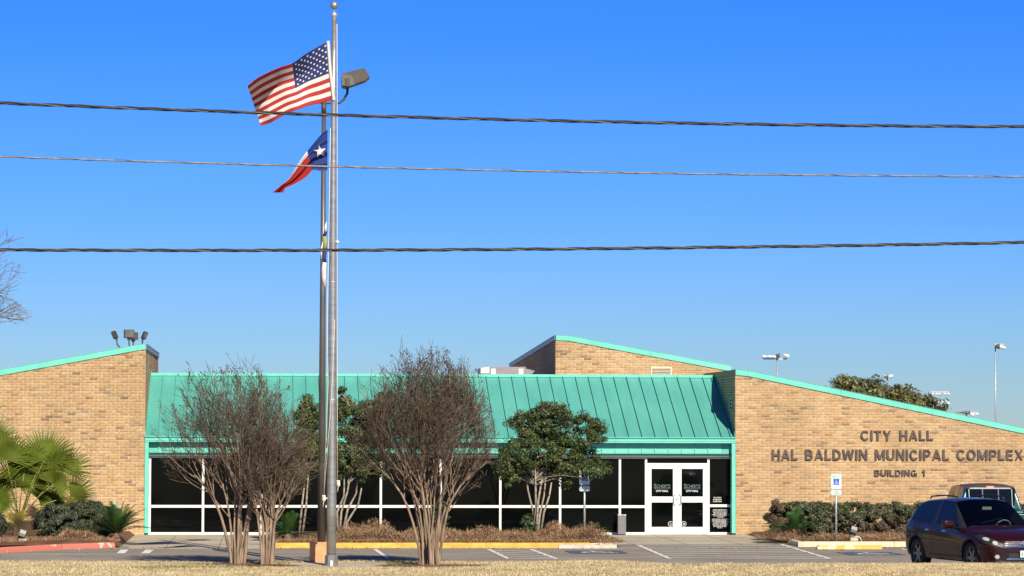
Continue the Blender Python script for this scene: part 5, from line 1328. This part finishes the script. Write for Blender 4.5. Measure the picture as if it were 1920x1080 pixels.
def vehicle_body(root, stations, glassfn, wheels, wr, paint, glassm, others=(), rows=10, w_half=.94):
    V, F, Mi = station_cage(stations, glassfn, rows)
    o, me = catmull(V, F, Mi, 3)
    if wheels:
        cm = MB()
        for (wx, sgn) in wheels:
            cm.lathe([(.001, -.16), (wr, -.16), (wr, .25), (.001, .25)], 40, M=Matrix.Translation((wx, sgn*(w_half-.10), .36)) @ Matrix.Rotation(R(-90*sgn), 4, 'X'))
        cut = cm.build('cut', M_DARK, recalc=True)
        bm = bmesh.new(); bm.from_mesh(cut.data); bmesh.ops.remove_doubles(bm, verts=bm.verts, dist=.003); bmesh.ops.recalc_face_normals(bm, faces=bm.faces); bm.to_mesh(cut.data); bm.free()
        nmax = max(Mi)
        cut.data.materials.clear()
        for _ in range(nmax+2): cut.data.materials.append(None)
        cut.data.polygons.foreach_set('material_index', [nmax+1]*len(cut.data.polygons))
        me.materials.append(None)
        bo = o.modifiers.new('b', 'BOOLEAN'); bo.operation = 'DIFFERENCE'; bo.object = cut; bo.solver = 'EXACT'
    bpy.context.view_layer.update()
    ev = bpy.data.meshes.new_from_object(o.evaluated_get(bpy.context.evaluated_depsgraph_get()))
    bpy.data.objects.remove(o)
    if wheels: bpy.data.objects.remove(cut)
    bvh = BVHTree.FromPolygons([v.co.copy() for v in ev.vertices], [tuple(p.vertices) for p in ev.polygons])
    spec = [('body', paint)]+list(others)
    if wheels: spec = spec+[('wheel_well', M_BLACK)]
    for k, (nm, m) in enumerate(spec):
        bm = bmesh.new(); bm.from_mesh(ev); dele = [f for f in bm.faces if f.material_index != k]; bmesh.ops.delete(bm, geom=dele, context='FACES')
        if not bm.faces: bm.free(); continue
        for f in bm.faces: f.material_index = 0; f.smooth = True
        for ed in bm.edges:
            if len(ed.link_faces) == 2 and ed.calc_face_angle(0) > R(40): ed.smooth = False
        # islands of glass become windows of their own
        nme = bpy.data.meshes.new(nm); bm.to_mesh(nme); bm.free(); nme.materials.clear(); nme.materials.append(m)
        if nm in ('window', 'wheel_well'):
            bm = bmesh.new(); bm.from_mesh(nme); seen = set(); bm.faces.ensure_lookup_table(); groups = []
            for f in bm.faces:
                if f.index in seen: continue
                stack = [f]; seen.add(f.index); grp = []
                while stack:
                    a = stack.pop(); grp.append(a.index)
                    for ed in a.edges:
                        for g_ in ed.link_faces:
                            if g_.index not in seen: seen.add(g_.index); stack.append(g_)
                groups.append(set(grp))
            bm.free()
            for grp in groups:
                b2_ = bmesh.new(); b2_.from_mesh(nme); b2_.faces.ensure_lookup_table(); bmesh.ops.delete(b2_, geom=[f for f in b2_.faces if f.index not in grp], context='FACES')
                mm = bpy.data.meshes.new(nm); b2_.to_mesh(mm); b2_.free(); mm.materials.clear(); mm.materials.append(m); link(nm, mm, root)
        else: link(nm, nme, root)
    return bvh
def patch(bvh, root, name, outline, origin, axis, m, off=.006, n=14, uv=None):
    """a piece laid on the body: outline in two body axes, projected along a third"""
    us_ = [p[0] for p in outline]; vs_ = [p[1] for p in outline]; u0, u1, v0, v1 = min(us_), max(us_), min(vs_), max(vs_)
    bm = bmesh.new(); vv = [bm.verts.new((a, b_, 0)) for a, b_ in outline]; bm.faces.new(vv)
    for i in range(1, n):
        for (co, no) in (((u0+(u1-u0)*i/n, 0, 0), (1, 0, 0)), ((0, v0+(v1-v0)*i/n, 0), (0, 1, 0))):
            bmesh.ops.bisect_plane(bm, geom=bm.verts[:]+bm.edges[:]+bm.faces[:], plane_co=co, plane_no=no)
    axis = Vector(axis)
    for v in bm.verts:
        a, b_ = v.co.x, v.co.y
        p = Vector((0, a, b_)) if abs(axis.x) > .5 else (Vector((a, 0, b_)) if abs(axis.y) > .5 else Vector((a, b_, 0)))
        p -= axis*4
        hit = bvh.ray_cast(p, axis)
        if hit[0] is None: hit = bvh.find_nearest(p+axis*2)
        v.co = hit[0]+(hit[1] if hit[1].dot(axis) < 0 else -hit[1])*off
    ret = bmesh.ops.extrude_face_region(bm, geom=bm.faces[:])
    for v in [e_ for e_ in ret['geom'] if isinstance(e_, bmesh.types.BMVert)]: v.co += axis*off*1.6
    bmesh.ops.recalc_face_normals(bm, faces=bm.faces)
    for f in bm.faces: f.smooth = False
    me = bpy.data.meshes.new(name); bm.to_mesh(me); bm.free(); me.materials.append(m); return link(name, me, root)
def wheel(root, wx, sgn, r=.365, track=.79, m=M_RIM):
    w = MB(); T = Matrix.Translation((wx, sgn*track, r)) @ Matrix.Rotation(R(-90*sgn), 4, 'X')
    w.lathe([(.24, -.11), (r-.02, -.11), (r, -.08), (r, .08), (r-.02, .11), (.255, .115), (.245, .10)], 36, M=T); wo_ = w.build('wheel', M_BLACK, root, smooth=True)
    rm = MB(); rm.lathe([(.245, -.10), (.245, .10), (.235, .10), (.225, .06), (.225, -.10)], 32, M=T)
    rm.lathe([(.0, .075), (.05, .075), (.06, .05), (.06, -.05)], 20, M=T)
    for k in range(6):
        a = 2*math.pi*k/6; Mk = T @ Matrix.Rotation(a, 4, 'Z'); rm.add([Mk @ Vector(p) for p in ((.04, -.045, .07), (.235, -.03, .085), (.235, .03, .085), (.04, .045, .07), (.04, -.045, .03), (.235, -.03, .03), (.235, .03, .03), (.04, .045, .03))], [(0, 1, 2, 3), (0, 4, 5, 1), (3, 2, 6, 7), (7, 6, 5, 4)])
    rm.build('rim', m, wo_, recalc=True)
    MB().lathe([(0.001, -.02), (.23, -.02)], 24, M=T).build('brake_disc', M_BPLAST, wo_)
def suv():
    base = G(1772, 1060); YS = 77.5; cx = P(1838, 1000, YS+1).x
    ang = -90+13
    YS = 73.2; cx = P(1726, 1041, YS+1.21).x+1.14
    root = empty('parked_suv', (cx, YS, 0), 'dark maroon suv with roof rails parked facing the street at the right edge', 'car', None, R(ang)); root.scale = (1.04, 1.04, 1.04)
    S = [st(-2.23, .66, .42, -2.21, .98, .93, -2.18, .52, .98, 1.00),
         st(-2.16, .84, .32, -2.15, 1.05, .92, -2.10, .66, 1.09, 1.11),
         st(-2.00, .91, .27, -2.03, 1.09, .93, -1.93, .66, 1.32, 1.36),
         st(-1.80, .93, .25, -1.88, 1.12, .93, -1.74, .63, 1.55, 1.61),
         st(-1.30, .94, .24, -1.52, 1.11, .93, -1.30, .64, 1.60, 1.66),
         st(-.50, .94, .23, -.58, 1.06, .94, -.50, .65, 1.625, 1.69),
         st(-.42, .94, .23, -.46, 1.055, .94, -.42, .65, 1.625, 1.69),
         st(.32, .94, .23, .84, 1.015, .94, .22, .66, 1.60, 1.665),
         st(.95, .935, .23, .98, 1.01, .94, 1.06, .80, 1.035, 1.08),
         st(1.12, .935, .23, 1.12, 1.00, .93, 1.18, .76, 1.03, 1.065),
         st(1.60, .93, .23, 1.60, .95, .92, 1.62, .64, 1.00, 1.03),
         st(1.95, .915, .23, 1.93, .87, .91, 1.95, .58, .94, .965),
         st(2.20, .85, .22, 2.17, .76, .92, 2.18, .48, .855, .875),
         st(2.36, .68, .24, 2.32, .66, .94, 2.32, .38, .74, .76)]
    def gf(i, j):
        if j == 6 and i in (3, 4, 6): return 1
        if j in (7, 8) and i == 7: return 3
        if j in (7, 8) and i == 1: return 1
        if j == 6 and i in (5, 7): return 2
        if j <= 1: return 2
        return 0
    bvh = vehicle_body(root, S, gf, [(1.45, 1), (1.45, -1), (-1.38, 1), (-1.38, -1)], .435, M_CARRED, M_CARGLASS, [('window', M_CARGLASS), ('lower_cladding', M_BPLAST), ('windscreen', M_WINDSCREEN)])
    for wx in (1.45, -1.38):
        for s in (1, -1): wheel(root, wx, s)
    ax = (-1, 0, 0)
    for s in (1, -1):
        hl = patch(bvh, root, 'headlight', [(s*.50, .63), (s*.54, .72), (s*.80, .90), (s*.885, .87), (s*.86, .72), (s*.70, .64)][::s], None, ax, M_BPLAST, .008)
        for (y_, z_, r_) in ((.785, .80, .045), (.665, .72, .052)):
            patch(bvh, hl, 'lamp_lens', [(s*y_+r_*math.cos(R(a)), z_+r_*.85*math.sin(R(a))) for a in range(0, 360, 30)], None, ax, M_LAMP, .016, 4)
        fg = patch(bvh, root, 'fog_light', [(s*.66+.058*math.cos(R(a)), .425+.055*math.sin(R(a))) for a in range(0, 360, 30)], None, ax, M_CHROME, .006, 4)
        patch(bvh, fg, 'lamp_lens', [(s*.66+.042*math.cos(R(a)), .425+.040*math.sin(R(a))) for a in range(0, 360, 30)], None, ax, M_LAMP, .015, 4)
        # mirrors
        mm = MB(); mm.box(-.10, .06, -.13, .13, -.09, .10, M=Matrix.Translation((.60, s*1.04, 1.10))); mr = mm.build('mirror', M_CARRED, root, bevel=.035, smooth=True)
        MB().box(.50, .56, min(s*.86, s*.93), max(s*.86, s*.93), 1.03, 1.07).build('mirror_arm', M_BPLAST, mr)
        # handles
        for hx in (-.78, .12):
            h = patch(bvh, root, 'door_handle', [(hx-.09, .915), (hx+.08, .92), (hx+.08, .955), (hx-.09, .955)], None, (0, -s, 0), M_CHROME, .018, 3)
        for (x0, z0, x1, z1) in ((-.47, 1.0, -.50, .36), (.93, .98, .90, .36), (-1.12, 1.0, -1.0, .72)):
            patch(bvh, root, 'door_gap', [(x0-.005, z0), (x0+.005, z0), (x1+.005, z1), (x1-.005, z1)], None, (0, -s, 0), M_BLACK, .0012, 6)
        patch(bvh, root, 'side_moulding', [(-.98, .36), (.98, .36), (.98, .40), (-.98, .40)], None, (0, -s, 0), M_BPLAST, .012, 8)
        patch(bvh, root, 'beltline_trim', [(-1.85, 1.105), (.75, 1.02), (.75, 1.035), (-1.85, 1.122)], None, (0, -s, 0), M_BLACK, .004, 8)
        # roof rails
        pts = [(-1.35, s*.56, 1.645), (-1.25, s*.57, 1.70), (-.5, s*.58, 1.735), (.1, s*.57, 1.715), (.2, s*.565, 1.655)]
        MB().tube(pts, .017, 8).build('roof_rail', M_BPLAST, root, smooth=True)
        tl = patch(bvh, root, 'tail_light', [(s*.70, .90), (s*.84, .90), (s*.82, 1.10), (s*.70, 1.10)][::s], None, (1, 0, 0), M_REDL, .01, 4)
    # arch lips
    for wx in (1.45, -1.38):
        for s in (1, -1):
            lip = MB(); pts = []
            for k in range(17):
                a = R(-8+196*k/16); x_, z_ = wx+.445*math.cos(a), .36+.445*math.sin(a)
                h = bvh.ray_cast(Vector((x_, s*3, z_)), Vector((0, -s, 0)))
                if h[0] is not None and abs(h[0].y) > .7: pts.append(h[0])
            lip.tube(pts, .014, 5); lip.build('arch_lip', M_CARRED, root, smooth=True)
    gr = patch(bvh, root, 'grille', [(-.50, .63), (.50, .63), (.44, .76), (-.44, .76)], None, ax, M_BPLAST, .008)
    for z_, h_ in ((.632, .012), (.668, .009), (.703, .009), (.738, .010)):
        patch(bvh, gr, 'grille_bar', [(-.485+.3*(z_-.645), z_), (.485-.3*(z_-.645), z_), (.48-.3*(z_-.645), z_+h_), (-.48+.3*(z_-.645), z_+h_)], None, ax, M_CHROME, .02)
    patch(bvh, gr, 'emblem', [(.085*math.cos(R(a)), .70+.062*math.sin(R(a))) for a in range(0, 360, 30)], None, ax, M_CHROME, .034, 3)
    lg = patch(bvh, root, 'lower_grille', [(-.42, .38), (.42, .38), (.38, .50), (-.38, .50)], None, ax, M_BLACK, .006)
    patch(bvh, lg, 'lower_trim', [(-.46, .36), (.46, .36), (.46, .385), (-.46, .385)], None, ax, M_CHROME, .022)
    pl_ = MB().box(2.42, 2.43, -.155, .155, .41, .56).build('number_plate', M_SIGNW, root, bevel=.003)
    mbx = MB()
    lipm = patch(bvh, root, 'bumper_lip', [(-.80, .265), (.80, .265), (.72, .335), (-.72, .335)], None, ax, M_BPLAST, .02)
    MB().box(2.28, 2.42, -.10, .10, .44, .50).build('plate_mount', M_BLACK, root)
    # wipers and aerial
    MB().tube([(.90, -.35, 1.13), (.72, .25, 1.235)], .008, 5).build('wiper', M_BLACK, root)
    MB().tube([(-1.2, .0, 1.66), (-1.38, .0, 1.80)], .006, 5).build('aerial', M_BLACK, root)
    # cabin behind the windscreen
    MB().box(-1.9, 1.0, -.80, .80, .30, .34).build('cabin_floor', M_SEAT, root)
    MB().box(.62, .98, -.74, .74, .62, .985).build('dashboard', M_BPLAST, root, bevel=.04)
    for s in (1, -1):
        y0, y1 = sorted((s*.14, s*.62)); se = MB().box(-.45, .12, y0, y1, .50, .66).build('seat', M_SEAT, root, bevel=.05)
        MB().box(-.58, -.42, y0, y1, .62, 1.24, M=Matrix.Translation((-.1, 0, .0)) @ Matrix.Rotation(R(-8), 4, 'Y')).build('backrest', M_SEAT, se, bevel=.05)
        MB().box(-.78, -.68, y0+.12, y1-.12, 1.26, 1.44).build('headrest', M_SEAT, se, bevel=.04)
    MB().box(-1.55, -1.40, -.66, .66, .55, 1.22).build('rear_seat', M_SEAT, root, bevel=.05)
    sw = MB(); T = Matrix.Translation((.50, .38, 1.02)) @ Matrix.Rotation(R(-62), 4, 'Y')
    sw.tube([T @ Vector((.19*math.cos(a), .19*math.sin(a), 0)) for a in np.linspace(0, 2*math.pi, 25)], .017, 8, cap=False); sw.build('steering_wheel', M_WHEELG, root, smooth=True)
    MB().box(.44, .47, -.12, .12, 1.42, 1.49).build('rear_view_mirror', M_WHEELG, root, bevel=.01)
    text_obj('plate_letter', 'B', 0, 0, 0, .045, .085, .003, M_SIGNG, root, .01, M=Matrix.Translation((2.432, -.125, .44)) @ Matrix.Rotation(R(90), 4, 'Z'))
    return root
suv()
def pickup():
    Y = 83.0; c = P(1867, 1000, Y).x
    root = empty('parked_pickup', (c, Y+1.0, 0), 'dark teal pickup with a brown faded roof parked nose in behind the suv', 'pickup truck', None, R(90))
    S = [st(-.62, .86, .50, -.62, 1.18, .96, -.52, .66, 1.20, 1.22),
         st(-.60, .88, .48, -.60, 1.19, .97, -.50, .68, 1.24, 1.26),
         st(-.56, .90, .46, -.55, 1.20, .97, -.36, .69, 1.80, 1.84),
         st(-.36, .90, .45, -.35, 1.20, .97, -.22, .70, 1.84, 1.90),
         st(.42, .90, .45, .42, 1.20, .97, .40, .70, 1.86, 1.925),
         st(.50, .90, .45, .50, 1.20, .97, .48, .70, 1.86, 1.925),
         st(1.40, .90, .45, 1.70, 1.19, .97, 1.38, .69, 1.82, 1.88),
         st(2.00, .90, .45, 2.06, 1.18, .96, 2.12, .66, 1.22, 1.25),
         st(2.7, .89, .44, 2.7, 1.12, .95, 2.7, .62, 1.17, 1.19),
         st(3.15, .85, .44, 3.13, 1.00, .94, 3.13, .55, 1.05, 1.08),
         st(3.25, .70, .48, 3.23, .90, .93, 3.23, .50, .93, .95)]
    def gf(i, j):
        if j == 6 and i in (3, 5): return 1
        if j in (7, 8) and i in (1, 6): return 1
        if i in (2, 3, 4, 5) and j >= 7: return 3
        if i == 3 and j == 6: return 1
        return 0
    def gf2(i, j):
        v = gf(i, j); return {0: 0, 1: 1, 3: 2}[v]
    bvh = vehicle_body(root, S, gf2, [(2.5, 1), (2.5, -1)], .44, M_TRUCK, M_CARGLASS, [('window', M_CARGLASS), ('roof', M_TRUCKROOF)], w_half=.9)
    bd = MB()
    for s in (1, -1):
        y0, y1 = sorted((s*.90, s*.84)); bd.box(-2.7, -.66, y0, y1, .50, 1.16)
    bd.box(-2.7, -.66, -.84, .84, .50, .60); bd.box(-.72, -.66, -.84, .84, .60, 1.16)
    bd.build('cargo_bed', M_TRUCK, root, bevel=.015)
    tg = MB().box(-2.77, -2.71, -.80, .80, .58, 1.15).build('tailgate', M_TRUCK, root, bevel=.015)
    MB().box(-2.80, -2.772, -.14, .14, 1.0, 1.06).build('tailgate_handle', M_BPLAST, tg)
    for s in (1, -1):
        y0, y1 = sorted((s*.90, s*.81)); MB().box(-2.78, -2.705, y0, y1, .75, 1.13).build('tail_light', M_REDL, root, bevel=.01)
        mm = MB(); mm.box(-.06, .06, -.12, .12, -.12, .12, M=Matrix.Translation((1.75, s*1.08, 1.28))); mm.build('mirror', M_BPLAST, root, bevel=.02)
        MB().box(1.7, 1.76, min(s*.86, s*.98), max(s*.86, s*.98), 1.2, 1.24).build('mirror_arm', M_BPLAST, root)
    MB().box(-2.95, -2.80, -.88, .88, .48, .62).build('rear_bumper', M_CHROME, root, bevel=.02)
    for wx in (2.5, -1.75):
        for s in (1, -1): wheel(root, wx, s, .37, .76)
    # rear window frame, slider bars, high brake light
    for y_ in (-.22, .22):
        patch(bvh, root, 'slider_bar', [(y_-.014, 1.27), (y_+.014, 1.27), (y_+.014, 1.78), (y_-.014, 1.78)], None, (1, 0, 0), M_BPLAST, .006, 4)
    for s in (1, -1):
        patch(bvh, root, 'window_surround', [(s*.58, 1.26), (s*.60, 1.26), (s*.61, 1.76), (s*.585, 1.78)][::s], None, (1, 0, 0), mat('teal_trim_paint', (.010, .10, .09), .4, coat=.6), .007, 4)
    patch(bvh, root, 'window_surround', [(-.58, 1.775), (.58, 1.775), (.56, 1.81), (-.56, 1.81)], None, (1, 0, 0), mat('teal_trim_paint_top', (.010, .10, .09), .4, coat=.6), .008, 8)
    patch(bvh, root, 'brake_light', [(-.11, 1.815), (.11, 1.815), (.11, 1.85), (-.11, 1.85)], None, (1, 0, 0), M_REDL, .02, 3)
    patch(bvh, root, 'slider_frost', [(-.20, 1.28), (.20, 1.28), (.20, 1.74), (-.20, 1.74)], None, (1, 0, 0), M_CARGLASS, .003, 4)
pickup()
